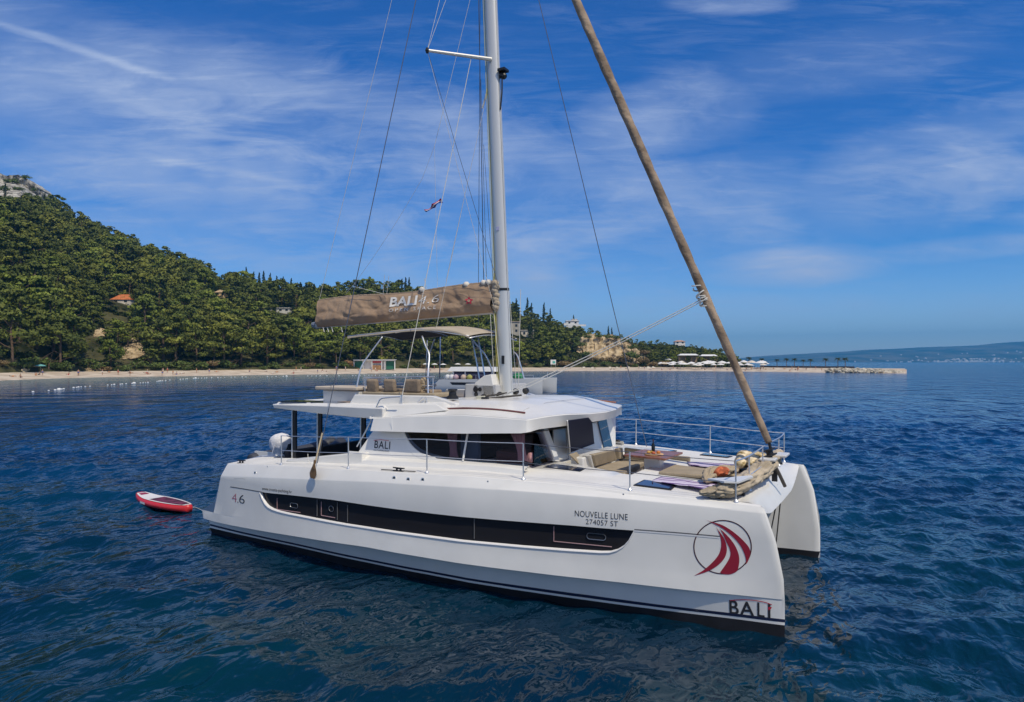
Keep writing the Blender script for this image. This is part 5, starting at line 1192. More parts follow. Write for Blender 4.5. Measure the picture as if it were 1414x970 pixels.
# deck gear round the mast
def winch(p, r=.08, par=None):
    o = MB().lathe([(r * 1.15, 0), (r * 1.1, .05), (r * .75, .08), (r * .7, .16), (r * .95, .2), (r * .9, .22), (r * .3, .23)], p, 16).build('winch', m_black, cat, smooth='auto'); return o
winch(P(625, 551, y=-1.5), .12); 
for (u, v, y) in ((659, 545, -.3), (676, 540, -.1), (712, 541, .2), (726, 540, .25), (690, 546, -.5), (668, 549, -.6)): MB().lathe([(.05, -.06), (.08, -.03), (.08, .03), (.05, .06)], P(u, v, y=y), 10, axis=(0, 1, .3)).build('turning_block', m_black, cat)
for (a, b) in (((668, 551), (720, 546)), ((662, 549), (700, 543)), ((640, 553), (672, 549))): MB().tube([P(*a, y=-.8), P(*b, y=-.7)], .025, 6).build('halyard_organiser', mat('dark_rope', (.09, .08, .07), .9), cat)
MB().box(P(664, 549.5, y=-1.0), (.16, .14, .08)).build('rope_clutch', mat('cream_clutch', (.6, .58, .45), .5), cat, bevel=.01); MB().box(P(670, 551, y=-1.05), (.16, .1, .08)).build('rope_clutch', m_black, cat, bevel=.01)
# folded white panels standing beside the mast foot: helm console and its fairing
pts = [P(u, v, y=-.35) for u, v in ((648, 551), (656, 528), (668, 519), (678, 517), (684, 548))]; MB().hexa(pts, [p + Vector((0, .5, 0)) for p in pts]).build('helm_console', m_gel, cat, bevel=.02)
MB().lathe([(.07, 0), (.07, .02), (.02, .025)], P(657, 538, y=-.36), 12, axis=(-.1, -1, 0)).build('console_gauge', m_black, cat); MB().lathe([(.05, 0), (.05, .02), (.02, .025)], P(663, 538, y=-.36), 12, axis=(-.1, -1, 0)).build('console_gauge', m_black, cat)
# ------------------------------------------------------------------ flying bridge
SEAT = MB().box((5.0, -1.25, 3.63), (2.2, .75, .1)).build('bridge_seat', m_cush, cat, bevel=.035)
rail = MB(); ys = -1.47
rail.tube([P(503, 522.5, y=ys), P(505, 522, y=ys), P(600, 520.5, y=ys)], .014, 6); rail.tube([P(504, 533, y=ys), P(598, 533, y=ys)], .012, 6)
for u in (504, 535, 568, 598): rail.tube([P(u, 521.5, y=ys), P(u, 545, y=ys)], .012, 6)
rail.build('backrest_rail', m_steel, cat)
for (u0, u1) in ((506, 520.5), (529.5, 545), (558, 579)):
    a, b = P(u0, 523.5, y=-1.6), P(u1, 543, y=-1.6); MB().box(((a.x + b.x) / 2, -1.56, (a.z + b.z) / 2), (b.x - a.x, .13, a.z - b.z), (.12, 0, 0)).build('backrest_cushion', m_brown, cat, bevel=.06, seg=4)
MB().box((4.75, -1.15, 3.70), (2.0, .6, .08)).build('seat_cushion', m_brown, cat, bevel=.04)
tm_ = MB(); tm_.tube(catmull([P(u, v, y=-1.4) for u, v in ((582, 524), (585, 530), (579, 538), (586, 541))], 4), [.06, .1, .11, .1, .08, .1, .11, .1, .09, .11, .1, .08, .05], 8); tm_.build('bunched_curtain', mat('bunched_linen', (.42, .33, .22), .95, bump=.8, bscale=14), cat, smooth=True)
MB().box((6.05, .5, 3.62), (.12, 1.6, .5), (0, .2, 0)).build('helm_screen', mat('grey_screen', (.12, .13, .16), .4), cat, bevel=.02)
MB().box((6.5, .4, 3.68), (.9, 1.5, .36)).build('bridge_bench', mat('grey_shade_gel', (.5, .5, .5), .4), cat, bevel=.03)
# aft sun platform
def sunpad():
    z1 = 3.80; x0, x1 = 2.35, 3.72
    MB().hexa([(x0 + .12, -1.5, 3.38), (x1, -1.5, 3.38), (x1, 1.5, 3.38), (x0 + .12, 1.5, 3.38)], [(x0 + .12, -1.52, 3.68), (x1, -1.55, 3.68), (x1, 1.55, 3.68), (x0 + .12, 1.52, 3.68)]).build('sunpad_base', m_gel, cat, bevel=.02)
    MB().box(((x0 + x1) / 2, 0, 3.735), (x1 - x0 + .06, 3.3, .09)).build('sunpad_cushion', mat('pale_sunpad', (.55, .47, .38), .95, bump=.2, bscale=20), cat, bevel=.03)
    for a, b in ((1.75, 2.7), (2.85, 3.6)): MB().box(((a + b) / 2, -1.98, 3.405), (b - a, .62, .025)).build('solar_panel', m_blue, cat)
sunpad()
# bimini
def bimini():
    rows, low = [], []
    Zs = [(2.93, 5.06), (3.9, 5.125), (4.8, 5.18), (5.7, 5.19), (6.3, 5.12), (6.68, 5.0)]; cz = catmull([Vector((x, 0, z)) for x, z in Zs], 6); HW = 1.1
    for p in cz:
        rows.append([Vector((p.x, y, p.z + .10 * (1 - (y / HW) ** 2) + .008 * mnoise.noise(Vector((p.x * 2, y * 2, 0))))) for y in np.linspace(-HW, HW, 17)])
    o = MB().grid([[r[0] + Vector((0, -.015, -.05)), r[0] + Vector((0, -.012, -.01))] + r + [r[-1] + Vector((0, .012, -.01)), r[-1] + Vector((0, .015, -.05))] for r in rows]).build('bimini_canopy', mat('bimini_canvas', (.45, .38, .29), .9, var=.08, vscale=2), cat, smooth=True)
    MB().grid([[v - Vector((0, 0, .035)) for v in r] for r in rows]).build('bimini_lining', mat('bimini_lining', (.07, .065, .065), .95), cat, smooth=True)
    fr = MB()
    for s in (-1, 1):
        Y = s * 1.5; TY = lambda p: s * (1.08 + .5 * max(0, min(1, (5.0 - p.z) / 1.3)))
        g = [P(u, v, y=-1.3) for u, v in ((520, 465), (512, 481), (503.5, 500), (501, 515), (500, 556))]; fr.tube(catmull([(p.x, TY(p), p.z) for p in g], 4), .02, 7)
        g = [P(u, v, y=-1.3) for u, v in ((575, 464), (583, 478), (591, 491), (596, 520), (602, 577))]; fr.tube(catmull([(p.x, TY(p), p.z) for p in g], 4), .022, 7)
        fr.tube([rows[0][0 if s < 0 else -1], rows[len(rows) // 2][0 if s < 0 else -1], rows[-1][0 if s < 0 else -1]], .014, 6)
    for i in (0, 10, 20, len(rows) - 1): fr.tube([rows[i][k] - Vector((0, 0, .05)) for k in range(0, 17, 2)], .014, 6)
    a, b = P(608, 465, y=1.3), P(607, 522, y=1.3); fr.tube([a, b], .016, 6); a, b = P(590, 470, y=1.3), P(588, 520, y=1.3); fr.tube([a, b], .012, 6)
    fr.build('bimini_frame', m_steel, cat, smooth=True)
    ld = MB(); A = [P(651, 464, y=.4), P(658, 500, y=.4), P(666, 548, y=.4)]; B = [P(660, 464, y=.4), P(666, 500, y=.4), P(674, 548, y=.4)]; ld.tube(A, .018, 6); ld.tube(B, .018, 6)
    for t in (.2, .45, .6, .72, .86): ld.tube([A[0].lerp(A[2], t), B[0].lerp(B[2], t)], .012, 6)
    ld.build('bimini_ladder', m_steel, cat); q = MB(); q.tube(catmull([P(u, v, y=1.0) for u, v in ((709, 486), (714, 491), (718, 502), (724, 524))], 4), .018, 6); q.build('side_hoop', m_steel, cat)
bimini()
# ------------------------------------------------------------------ rails
def rails():
    def post(x, s, h=.68, off=.12):
        y = s * (wt(x) - off); z = deck_z(x, y); MB().tube([(x, y, z - .02), (x, y + s * .01, z + h)], .014, 7).build('stanchion', m_steel, cat); MB().lathe([(.045, 0), (.04, .015), (.018, .05)], (x, y, z), 10).build('stanchion_base', m_steel, cat); return Vector((x, y + s * .01, z + h))
    for s in (-1, 1):
        xs = [2.75, 4.95, 7.08, 9.2, 11.2, 12.95]; tops = [post(x, s) for x in xs]
        for a, b in zip(tops, tops[1:]):
            d = Vector((0, 0, -.34))
            if s < 0 and a.x > 9: MB().tube(sag(a + Vector((0, 0, -.36)), b + Vector((0, 0, -.36)), .01), .007, 6).build('lifeline', m_wire, cat); MB().tube(sag(a, b, .012), .007, 6).build('lifeline', m_wire, cat); continue
            MB().tube(sag(a, b, .012), .009, 6).build('lifeline', m_steel, cat); MB().tube(sag(a + d, b + d, .012), .008, 6).build('lifeline', m_steel, cat)
        # pulpit: from the bow post in to the forestay
        e = post(12.98, s, .62, .12 + .95 * 1.0); MB().tube(catmull([tops[-1], Vector((13.0, s * 1.75, tops[-1].z - .01)), Vector((13.02, s * .35, tops[-1].z + .02))], 5), .014, 7).build('pulpit_rail', m_steel, cat)
        MB().tube(catmull([Vector((13.0, s * 1.6, 2.40)), Vector((13.02, s * .35, 2.42))], 3), .010, 6).build('pulpit_rail', m_steel, cat); post(13.0, s, .66, wt(13.0) - .42)
rails()
MB().box((13.1, .62, 2.50), (.42, .50, .05)).build('bow_seat', m_gel, cat, bevel=.015); MB().tube([(13.1, .62, 2.48), (13.05, .62, 2.08)], .02, 7).build('bow_seat_leg', m_steel, cat); MB().box((13.06, -.16, 2.50), (.3, .28, .05)).build('bow_seat', m_gel, cat, bevel=.015)
def cleat(p, ax=(1, 0, 0), L=.3, m=m_steel):
    a = Vector(ax); p = Vector(p); mb = MB(); mb.tube([p - a * L / 2 + Vector((0, 0, .07)), p + Vector((0, 0, .06)), p + a * L / 2 + Vector((0, 0, .07))], [.012, .02, .012], 6); mb.box(p + a * .05 + Vector((0, 0, .03)), (.03, .03, .06)); mb.box(p - a * .05 + Vector((0, 0, .03)), (.03, .03, .06)); mb.box(p, (.25, .06, .012)); mb.build('cleat', m, cat)
for s in (-1, 1):
    cleat((6.35, s * 3.22, deck_z(6.35, 3.2)), m=m_black); cleat((12.55, s * 2.5, deck_z(12.5, 2.5)), m=m_black); cleat((1.1, s * 2.9, deck_z(1.1, 2.9)), m=m_black)
    MB().tube([(5.9, s * 3.24, deck_z(5.9, 3.2) + .02), (6.8, s * 3.24, deck_z(6.8, 3.2) + .02)], .01, 5).build('genoa_track', m_black, cat)
    MB().box((12.88, s * 2.05, 2.12), (.22, .1, .06)).build('bow_roller', m_black, cat, bevel=.01)
# anchor bridle from the beam down into the water
for y, u0, v0, u1, v1 in ((.35, 1073, 690, 1063, 742), (.7, 1078, 689, 1071.5, 752)):
    a = P(u0, v0, y=y); b = P(u1, v1, y=y + .3); MB().tube([a + Vector((0, 0, .3)), a, b, b + (b - a) * .8], .014, 6).build('anchor_bridle', mat('dark_rope', (.05, .05, .05), .9), cat)
MB().tube([P(1068, 640, x=13.15), P(1076, 655, x=13.24), P(1084, 672, x=13.33)], .035, 7).build('anchor_chain', mat('dark_rope', (0, 0, 0)), cat)
# fixed cockpit table and built-in seats on the foredeck
def table():
    z = 2.47; c = [P(u, v, z=z) for u, v in ((861, 627.5), (889, 620.5), (943, 624.5), (919, 633.5))]
    o = MB().hexa([p - Vector((0, 0, .045)) for p in c], c).build('deck_table', m_teak, cat, bevel=.012)
    cc = sum(c, Vector()) / 4; MB().box((cc.x, cc.y, 2.15), (.34, .30, .6)).build('table_leg', m_gel, o, bevel=.02); MB().box((cc.x, cc.y, 1.875), (.5, .44, .03)).build('table_foot', m_steel, o)
    return cc
TC = table()
MB().box((9.85, .1, 1.92), (.62, 1.9, .16)).build('seat_base', m_gel, cat, bevel=.02); MB().box((9.32, .1, 2.12), (.30, 2.1, .5)).build('seat_back', m_gel, cat, bevel=.03)
MB().box((10.35, 1.22, 1.92), (1.5, .55, .16)).build('seat_base', m_gel, cat, bevel=.02)
MB().hexa([P(u, v, z=2.08) for u, v in ((808, 645), (820, 648), (822, 646), (812, 642))], [P(u, v, z=2.40) for u, v in ((804, 629), (815, 630), (818, 628), (807, 627))]).build('seat_console', m_gel, cat, bevel=.01)
fl_ = MB(); fl_.box((9.9, 0, 1.868), (1.66, 3.0, .01)); fl_.build('cockpit_sole', m_teal_floor, cat)
MB().hexa([(10.82, -1.72, 2.10), (12.9, -1.9, 2.05), (12.9, 1.9, 2.05), (10.82, 1.72, 2.10)], [(10.82, -1.72, 2.192), (12.9, -1.9, 2.145), (12.9, 1.9, 2.145), (10.82, 1.72, 2.192)]).build('foredeck_pad', m_teal_floor, cat, bevel=.01)

# ------------------------------------------------------------------ loose things on the boat
def cushion(name, c, d, rot, label, m=m_cush, cat_='cushion', group=None, bev=.04):
    o = MB().box(c, d, rot).build(name, m, None, loc=c, bevel=bev, seg=3); return tag(o, label, cat_, group)
def slab(name, top, z, h, label, m=m_cush, back=None):
    """cushion whose top outline is given; back = seat-back thickness direction"""
    b_ = [P(u, v, z=z) for u, v in top]; c = sum(b_, Vector()) / len(b_); o = MB().hexa([p - Vector((0, 0, h)) for p in b_], b_).build(name, m, None, loc=c - Vector((0, 0, h)), bevel=.03, seg=3); return tag(o, label, 'cushion')
def backrest(name, bl, br, tl, tr, zb, zt, dirn, label):
    q = [P(*bl, z=zb), P(*br, z=zb), P(*tr, z=zt), P(*tl, z=zt)]; d = Vector(dirn) * .11; o = MB().hexa(q, [p + d for p in q]).build(name, m_cush, None, loc=(q[0] + q[1]) / 2, bevel=.03, seg=3); return tag(o, label, 'cushion')
slab('seat_cushion', ((823, 645.5), (853, 636.5), (890, 637.5), (862, 653)), 2.12, .12, 'long khaki seat cushion on the forward cockpit bench, shaded by the table')
backrest('back_cushion', (824, 645), (853, 636), (819, 628), (849, 621.5), 2.12, 2.42, (-1, 0, 0), 'khaki back cushion nearer the saloon door on the forward cockpit bench')
backrest('back_cushion', (856, 634.5), (861.5, 633.5), (854, 620), (860.5, 618.5), 2.12, 2.38, (-1, 0, 0), 'narrow khaki back cushion in the far corner of the forward cockpit')
backrest('back_cushion', (862.5, 633.5), (890, 637), (861.5, 618.5), (893, 622.5), 2.12, 2.38, (0, 1, 0), 'khaki back cushion along the far side of the forward cockpit, behind the table')
slab('seat_cushion', ((858, 634), (864, 632.5), (952, 640), (946, 646)), 2.10, .10, 'khaki seat cushion running along the far side of the forward cockpit')
backrest('back_cushion', (925, 640), (952, 643), (925, 629), (952, 631.5), 2.10, 2.30, (0, 1, 0), 'khaki back cushion at the forward end of the far bench, right of the table')
backrest('back_cushion', (802, 644), (809, 640), (787, 628.5), (797, 624.5), 2.18, 2.46, (-.6, .5, 0), 'loose tan cushion leaning against the saloon front by the grey pane')
def pad(pts, z, h, name, label, m, cat_): 
    b = [P(u, v, z=z) for u, v in pts]; c = sum(b, Vector()) / len(b); c.z = z; o = MB().hexa(b, [p + Vector((0, 0, h)) for p in b]).build(name, m, None, loc=c, bevel=.03, seg=3); return tag(o, label, cat_)
pad([(909, 656), (1000, 664), (1010, 656), (931, 646)], 2.185, .07, 'sun_cushion', 'khaki sun cushion in the middle of the foredeck between two striped towels', m_cush, 'cushion')
def towel_mat():
    m = bpy.data.materials.new('striped_towel'); m.use_nodes = True; t = m.node_tree; b = t.nodes['Principled BSDF']; c = N(t, 'ShaderNodeTexCoord'); s = N(t, 'ShaderNodeSeparateXYZ'); LK(t, c.outputs['Object'], s.inputs[0])
    w = math_(t, 'FRACT', math_(t, 'MULTIPLY', s.outputs[1], 6.5)); w2 = math_(t, 'FRACT', math_(t, 'ADD', math_(t, 'MULTIPLY', s.outputs[1], 2.2), .3)); f = math_(t, 'MULTIPLY', sstep(t, w, .45, .55), sstep(t, w2, .2, .3))
    LK(t, mixc(t, f, (.72, .64, .76), (.16, .08, .24)), b.inputs['Base Color']); b.inputs['Roughness'].default_value = .95; return m
m_towel = towel_mat()
def towel(pts, z, label):
    a, b, c, d = [P(u, v, z=z) for u, v in pts]; o0 = (a + b + c + d) / 4; rows = []
    for i in range(21):
        r = []
        for k in range(11):
            p = a.lerp(b, i / 20).lerp(d.lerp(c, i / 20), k / 10); p = p + Vector((.02 * mnoise.noise(p * 3), .02 * mnoise.noise(p * 3.3 + Vector((5, 0, 0))), .012 + .012 * mnoise.noise(p * 5))); r.append(p)
        rows.append(r)
    o = MB().grid(rows).build('towel', m_towel, None, loc=o0, smooth=True, solid=.012); tag(o, label, 'towel'); return o
towel([(899, 665), (985, 678), (1000, 672), (914, 658.5)], 2.205, 'white and purple striped towel laid out on the near side of the foredeck')
towel([(952, 643), (1019, 651), (1025, 643), (948, 638.5)], 2.205, 'white and purple striped towel on the far side of the foredeck beside the yellow cushion')
def lumps(name, pts, rad, label, cat_, m, seed=0, folds=.25, flat=.85):
    pts = [Vector(p) for p in pts]; c = catmull(pts, 22); n = len(c); R_ = np.interp(np.linspace(0, 1, n), np.linspace(0, 1, len(rad)), rad); rings = []
    def crease(q, s): return max(0, .3 - abs(mnoise.noise(q * s + Vector((seed, s, 0))))) / .3
    for i, p in enumerate(c):
        t = (c[min(i + 1, n - 1)] - c[max(i - 1, 0)]).normalized(); a = t.cross(Vector((0, 0, 1))).normalized(); b = a.cross(t); ring = []
        for k in range(48):
            an = k / 48 * 6.283; q = p + (a * math.cos(an) * 1.15 + b * math.sin(an) * flat) * R_[i]
            cq = Vector((math.cos(an) * 1.6, math.sin(an) * 1.6, i * .045 + seed))
            f = 1 + folds * .7 * mnoise.noise(cq * 1.3) - folds * .9 * max(0, .22 - abs(mnoise.noise(cq))) / .22 - folds * .5 * max(0, .2 - abs(mnoise.noise(cq * 2.1))) / .2 + folds * .25 * mnoise.noise(q * 14)
            _ = 1 + folds * 1.1 * mnoise.noise(q * 3.2 + Vector((seed, 0, 0))) - folds * .95 * crease(q, 3.6) - folds * .6 * crease(q * Vector((1, 1, 1)).normalized().length, 8.) + folds * .35 * mnoise.noise(q * 15)
            ring.append(p + (a * math.cos(an) * 1.15 + b * math.sin(an) * flat) * R_[i] * f)
        rings.append(ring)
    o = MB().loft(rings).build(name, m, None, loc=pts[0], smooth=True); return tag(o, label, cat_)
m_linen = mat('beige_sailcloth', (.42, .345, .24), .95, bump=.7, bscale=8, var=.2, vscale=2.5, hue=(.48, .40, .29))
lumps('sail_cover', [P(966, 681, z=2.2), P(985, 679, z=2.22), P(1010, 675, z=2.26), P(1036, 661, z=2.28), P(1052, 648, z=2.34), P(1066, 634, z=2.42), P(1077, 623, z=2.46)], [.04, .12, .17, .19, .17, .19, .15, .06], 'long beige bundle of folded sail cover lying along the bow rail', 'sail cover', m_linen, 2, .30, .8)
lumps('fabric_bag', [P(975, 664, z=2.3), P(984, 655, z=2.32), P(1004, 652, z=2.3), P(1016, 648, z=2.28)], [.05, .17, .16, .05], 'round khaki cloth bag with folded top beside the orange cushion', 'bag', mat('pale_linen', (.42, .34, .23), .95, bump=.7, bscale=9), 5, .36)
m_yellow = mat('yellow_pattern', (.48, .33, .07), .9, var=.55, vscale=9, hue=(.58, .48, .32), detail=1); m_orange = mat('orange_pattern', (.52, .13, .05), .9, var=.4, vscale=12, detail=1)
lumps('patterned_cushion', [P(1021, 643, z=2.32), P(1030, 634, z=2.38), P(1038, 631, z=2.40)], [.08, .21, .08], 'plump yellow and grey patterned cushion nearest the striped towel on the foredeck', 'cushion', m_yellow, 8, .12)
lumps('patterned_cushion', [P(1036, 642, z=2.36), P(1047, 633, z=2.44), P(1054, 630, z=2.46)], [.06, .17, .06], 'yellow patterned cushion nearest the bow rail, on the beige bundle', 'cushion', m_yellow, 3, .12)
lumps('patterned_cushion', [P(989, 654, z=2.38), P(997, 651, z=2.40), P(1003, 649, z=2.40)], [.05, .11, .05], 'small orange-red patterned cushion on the khaki bag', 'cushion', m_orange, 6, .12)
b = [P(u, v, z=2.42) for u, v in ((977, 661), (1000, 665), (1020, 665.5), (1040, 658), (1037, 656.5), (1010, 659))]; o = MB().hexa([p - Vector((0, 0, .03)) for p in b], b).build('bow_board', m_gel, None, loc=b[0]); tag(o, 'flat white pointed board resting on the beige sail bundle behind the bow stanchion', 'board')
# table setting
def bottle(u, v, z, label):
    p = P(u, v, z=z); t = thing('bottle', label, 'bottle', p); k = MB().lathe([(.036, 0), (.038, .01), (.038, .17), (.03, .20), (.014, .235), (.013, .29)], p, 14); k.build('bottle_glass', mat('dark_bottle', (.012, .014, .012), .12), t, smooth='auto'); MB().lathe([(.015, .26), (.015, .305), (.01, .31)], p, 10).build('cap', mat('foil', (.05, .01, .015), .4), t)
bottle(902, 627, 2.478, 'dark wine bottle standing on the serving board of the deck table')
def platter():
    p = P(903, 628, z=2.474); t = thing('serving_board', 'round wooden serving board with food on the teak deck table', 'board', p); MB().lathe([(.19, 0), (.2, .012), (.19, .022)], p, 24).build('board', mat('pale_wood', (.62, .38, .18), .6, var=.25, vscale=8), t)
    for dx, dy, c in ((.08, .05, (.6, .2, .04)), (-.06, .07, (.65, .45, .08)), (.02, -.09, (.5, .12, .04)), (-.1, -.04, (.6, .35, .1))): MB().lathe([(.02, 0), (.045, .02), (.04, .045), (.01, .06)], p + Vector((dx, dy, .02)), 10).build('fruit', mat('fruit_%d' % int(c[1] * 100), c, .5), t, smooth=True)
platter()
p = P(892.5, 622, y=2.0); 
# paddle hung blade-down against the rail
def paddle():
    a = P(432, 661, y=-3.46); b = P(434.5, 640, y=-3.44); c = P(445, 598, y=-3.25); t = thing('paddle', 'brown-bladed paddle with pale shaft tied upside down to the stern rail', 'paddle', a)
    ax = (b - a).normalized(); sd_ = ax.cross(Vector((0, 1, 0))).normalized(); L = (b - a).length; prof = [(0, .06), (.1, .095), (.3, .118), (.5, .10), (.75, .06), (1, .025)]; rows = [[], [], [], []]
    def ring(k, g): return [a + ax * (L * f) * k + sd_ * (w * g) for f, w in prof]
    pr = [(a + ax * L * f, w) for f, w in prof]
    for nm, g, th, m in (('blade', .84, .02, mat('brown_blade', (.17, .10, .045), .5, var=.3, vscale=9)), ('blade_edge', 1., .014, m_rope)):
        left = [q + sd_ * w * g for q, w in pr]; right = [q - sd_ * w * g for q, w in reversed(pr)]; o_ = left + right; y_ = Vector((0, th / 2, 0)); MB().hexa([q - y_ for q in o_], [q + y_ for q in o_]).build(nm, m, t)
    MB().tube([b - ax * .08, c], [.02, .017], 8).build('shaft', mat('pale_shaft', (.52, .42, .27), .6), t); MB().tube([b - ax * .12, b + ax * .07], .028, 8).build('grip', mat('brown_blade', (0, 0, 0)), t)
paddle()
# flag on its halyard
def flag():
    p = P(603, 282, y=-.9); t = thing('flag', 'small furled red, white and blue flag flying from the spreader halyard', 'flag', p); q = [P(u, v, y=-.9) for u, v in ((608, 274), (610, 280), (588, 293))]
    for k, (f0, f1, m) in enumerate(((0, .36, m_redl), (.36, .62, m_wlet), (.62, 1.0, mat('flag_blue', (.02, .03, .22), .8)))):
        rows = []
        for j in range(4):
            f = f0 + (f1 - f0) * j / 3; a = q[0].lerp(q[1], f); rows.append([a.lerp(q[2] + (q[1] - q[0]) * (f - .7) * .5, i / 12) + Vector((0, .05 * math.sin(i * .9 + f * 2), .02 * math.sin(i * 1.1))) for i in range(13)])
        MB().grid(rows).build('stripe', m, t, smooth=True, solid=.006)
flag()
# tender on the stern with its covered outboard
def tender():
    t = thing('tender', 'grey inflatable tender hung across the stern with its outboard under a white cover', 'dinghy', (-.15, .2, 1.35)); m_tube = mat('grey_hypalon', (.05, .055, .07), .6, var=.2, vscale=3)
    for x in (-.55, .25): MB().tube(catmull([(x, -1.25, 1.62), (x, -.9, 1.66), (x, .8, 1.68), (x + (.25 if x < 0 else -.25), 1.7, 1.86)], 6), .19, 14).build('tube', m_tube, t, smooth=True)
    MB().box((-.15, .3, 1.56), (.7, 2.6, .12)).build('floor', m_tube, t); MB().box((-.15, -1.1, 1.7), (.85, .06, .36)).build('transom', m_gel, t)
    o = P(388, 640, x=.35); m_cov = mat('white_cover', (.78, .76, .76), .9, bump=.9, bscale=7, var=.06, vscale=3); rings = []
    top = P(388, 598, x=.35); bs = P(386, 628, x=.35)
    for i in range(15):
        f = i / 14; z = bs.z + (top.z - bs.z) * f; r = .30 * ip(f, [(0, .40), (.12, .52), (.35, .92), (.6, 1.05), (.78, .95), (.9, .7), (.97, .4), (1, .08)]); cx = o.x - .02 + .05 * f; cy = bs.y + (top.y - bs.y) * f; ring = []
        for k in range(28):
            an = k / 28 * 6.283; fd = 1 + .10 * math.sin(an * 7 + f * 2) * (1 - f) + .05 * mnoise.noise(Vector((math.cos(an) * 2, math.sin(an) * 2, f * 3))); ring.append(Vector((cx + r * 1.1 * fd * math.cos(an), cy + r * .85 * fd * math.sin(an), z)))
        rings.append(ring)
    MB().loft(rings).build('outboard_cover', m_cov, t, smooth=True)
    MB().tube([(o.x, bs.y, bs.z + .05), (o.x, bs.y, 1.6)], [.13, .12], 12).build('outboard_leg', m_gel, t, smooth=True); MB().box((o.x + .22, bs.y + .1, 2.0), (.25, .2, .3)).build('outboard_bracket', m_black, t, bevel=.02)
tender()
dv = MB(); dv.tube([P(339, 636, x=-.2), P(362, 630, x=.4), P(380, 629, x=.7)], .02, 7); dv.tube([P(372, 640, x=.5), P(380, 612, x=.4)], .012, 6); dv.tube(catmull([P(u, v, x=.9) for u, v in ((396, 602), (402, 604), (406, 610), (408, 640))], 4), .017, 7); dv.build('davit', m_steel, cat)
# loose line curled on the side deck
MB().tube(catmull([P(u, v, y=-2.9) for u, v in ((425, 627), (426, 636), (430, 641), (434, 645))], 5), .008, 5).build('mooring_line', m_rope, cat)

# ------------------------------------------------------------------ paddleboard, and the other catamaran
def sup():
    a, b = P(193, 682, z=.16), P(262, 698, z=.14); m_ = (a + b) / 2; wl = float(np.mean(SEA_Z[np.ix_(np.abs(SEA_Y - m_.y) < .8, np.abs(SEA_X - m_.x) < 1.6)])); lift = wl + .05; ax = (b - a); L = ax.length; ax.normalize(); sd_ = Vector((-ax.y, ax.x, 0)); W_ = .40; n = 36
    t = thing('paddleboard', 'red and white inflatable paddleboard floating on a line astern', 'paddleboard', (a + b) / 2)
    def outl(k):
        o = []
        for i in range(n):
            f = i / (n - 1); w = W_ * k * (max(0, math.sin(math.pi * min(1, f * .94 + .04)))) ** .55; o.append((f, w))
        return o
    def z_(f): return .03 + .20 * max(0, .28 - f) ** 1.6 * 3.2 + .05 * max(0, f - .85)
    rings = []
    for f, w in outl(1):
        c = a + ax * (L * f); c.z = lift; h = .105; ring = []
        for k in range(14):
            an = k / 14 * 6.283; ring.append(c + sd_ * (w * (abs(math.cos(an)) ** .4) * (1 if math.cos(an) > 0 else -1)) + Vector((0, 0, z_(f) + .03 + h * (abs(math.sin(an)) ** .8) * (1 if math.sin(an) > 0 else -1))))
        rings.append(ring)
    MB().loft(rings).build('board', mat('red_pvc', (.62, .03, .035), .35), t, smooth=True)
    def top(name, f0, f1, k, dz, m, side=0):
        rows = []
        for i in range(24):
            f = f0 + (f1 - f0) * i / 23; w = W_ * k * max(0, math.sin(math.pi * min(1, f * .94 + .04))) ** .55; c = a + ax * (L * f); c.z = lift + z_(f) + .03 + .102 + dz; rows.append([c + sd_ * w * s for s in (-1, -.5, 0, .5, 1)])
        MB().grid(rows).build(name, m, t, smooth=True)
    top('deck', .03, .97, .80, .004, mat('board_white', (.80, .76, .72), .5)); top('traction_pad', .36, .93, .62, .009, mat('maroon_pad', (.11, .02, .05), .9, var=.6, vscale=4, detail=1)); top('deck_band', .05, .12, .5, .009, m_crim)
    c = a + ax * L * .28; 
    MB().add([a + ax * L * f - sd_ * (W_ * math.sin(math.pi * (f * .94 + .04)) ** .55 + .006) + Vector((0, 0, lift + z_(f) - a.z + .03 + dz)) for f, dz in ((.24, -.03), (.37, -.03), (.37, .035), (.24, .035))], [(0, 1, 2, 3)]).build('side_print', m_wlet, t)
    hu = MB(); hu.tube(catmull([Vector((b.x, b.y, lift + .10)) - ax * .05, P(270, 701, z=.05), P(281, 706, z=.4)], 5), .008, 5); o = hu.build('tow_line', m_rope, None, loc=b); tag(o, 'thin pale line tying the red paddleboard to the stern', 'rope')
sup()
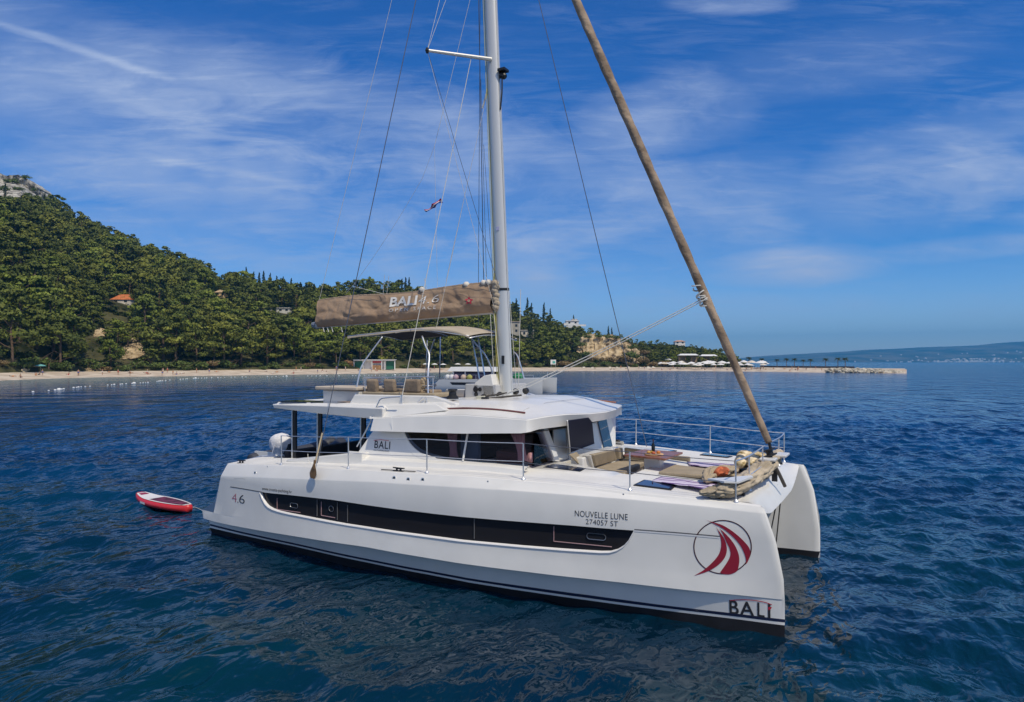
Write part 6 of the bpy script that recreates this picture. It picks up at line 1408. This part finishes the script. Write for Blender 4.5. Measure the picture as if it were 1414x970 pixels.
def second_cat():
    D = 101.; k = D / FOC; o = W(687, D, 0); t = thing('moored_catamaran', 'white catamaran with flat roof and dark windows moored farther off behind the mast', 'catamaran', o)
    ang = math.radians(30 - 25); d = Vector((math.cos(ang), math.sin(ang), 0)); s_ = Vector((-d.y, d.x, 0)); X = lambda a, b, c: o + d * a + s_ * b + Vector((0, 0, c)); RM = Matrix.Rotation(ang, 3, 'Z'); L0, L1 = -8.6, 8.3
    for b in (-2.7, 2.7):
        rings = []
        for i in range(24):
            f = i / 23; x = L0 + (L1 - L0) * f; w = .95 * min(1, ((1 - f) * 5) ** .6 + .05) ; top = 1.75 + .35 * f - (.6 if f < .04 else 0); rk_ = .35 * f ** 6
            rings.append([X(x - rk_ * .2, b - w * .55, -.3), X(x, b - w * .9, .2), X(x, b - w, .9), X(x + rk_ * .2, b - w * .98, top), X(x + rk_ * .2, b + w * .98, top), X(x, b + w, .9), X(x, b + w * .9, .2), X(x - rk_ * .2, b + w * .55, -.3)])
        h = MB().loft(rings).build('hull', mat('weathered_gelcoat', (.62, .62, .60), .35), t, smooth='auto'); MB().grid([[X(x, b - .96, 1.42) for x in np.linspace(-6, 3.6, 8)], [X(x, b - .965, 1.05) for x in np.linspace(-5.6, 3.2, 8)]]).build('hull_window', m_hwin, h)
    MB().box(X(-.8, 0, 1.45), (13.4, 4.6, .8), RM).build('bridge_deck', mat('weathered_gelcoat', (0, 0, 0)), t)
    MB().hexa([X(x, y, 1.8) for x, y in ((-6.4, -2.4), (1.2, -2.4), (1.9, -1.3), (1.9, 1.3), (1.2, 2.4), (-6.4, 2.4))], [X(x, y, 3.0) for x, y in ((-6.2, -2.1), (.2, -2.1), (.7, -1.1), (.7, 1.1), (.2, 2.1), (-6.2, 2.1))]).build('saloon', mat('purple_dark_glass', (.022, .014, .045), .15), t)
    for x in (-6.2, -4.2, -2.0, 0.2): MB().box(X(x, -2.25, 2.4), (.18, .1, 1.2), RM).build('pillar', m_gel, t)
    MB().hexa([X(x, y, 2.98) for x, y in ((-7.2, -2.5), (.7, -2.5), (1.3, -1.3), (1.3, 1.3), (.7, 2.5), (-7.2, 2.5))], [X(x, y, 3.65) for x, y in ((-6.7, -2.2), (-.4, -2.2), (0., -1.1), (0., 1.1), (-.4, 2.2), (-6.7, 2.2))]).build('roof', m_gel, t, bevel=.05)
    b = MB(); b.lathe([(.2, 0), (.75, .1), (.85, .4), (.6, .75), (.1, .85)], X(4.3, -2.0, 1.95), 14); b.build('covered_bundle', mat('green_tarp', (.01, .20, .06), .7, bump=.5, bscale=3), t, smooth=True)
    for i, (x, c) in enumerate(((-6.9, (.7, .7, .68)), (-6.2, (.72, .7, .7)), (-5.5, (.5, .35, .4)), (-4.2, (.6, .45, .35)), (-3.2, (.4, .38, .1)))):
        q = MB(); q.lathe([(.1, 0), (.4, .1), (.42, .45), (.15, .7)], X(x, -2.75, 1.85), 10); q.build('deck_bundle', mat('bundle_%d' % i, c, .9), t, smooth=True)
    r = MB()
    for x in np.linspace(-7, 7, 9): r.tube([X(x, -3.5 if x < 5 else -2.9, 1.85), X(x, -3.5 if x < 5 else -2.9, 2.5)], .02, 5)
    r.tube([X(-7, -3.5, 2.5), X(5, -3.5, 2.5), X(7, -2.9, 2.55)], .015, 5); r.tube([X(6.8, 2.7, 2.0), X(6.9, 2.7, 2.9)], .05, 6); r.build('guard_rail', m_steel, t)
    MB().tube([X(6.6, -2.6, 1.95), X(6.6, 2.6, 1.95)], .1, 8).build('crossbeam', m_alu, t)
second_cat()
# ------------------------------------------------------------------ air
def haze():
    b = MB(); b.box((CAM.x, CAM.y, 217), (23600, 23600, 438)); m = bpy.data.materials.new('sea_air'); m.use_nodes = True; t = m.node_tree; t.nodes.clear(); o = N(t, 'ShaderNodeOutputMaterial'); v = N(t, 'ShaderNodeVolumePrincipled')
    v.inputs['Color'].default_value = (.10, .53, 1.0, 1); v.inputs['Density'].default_value = HAZE; v.inputs['Anisotropy'].default_value = .0; LK(t, v.outputs[0], o.inputs['Volume']); ob = b.build('haze', m); tag(ob, 'thin blue sea air', 'haze', kind='stuff')
HAZE = 1.3e-4
haze()
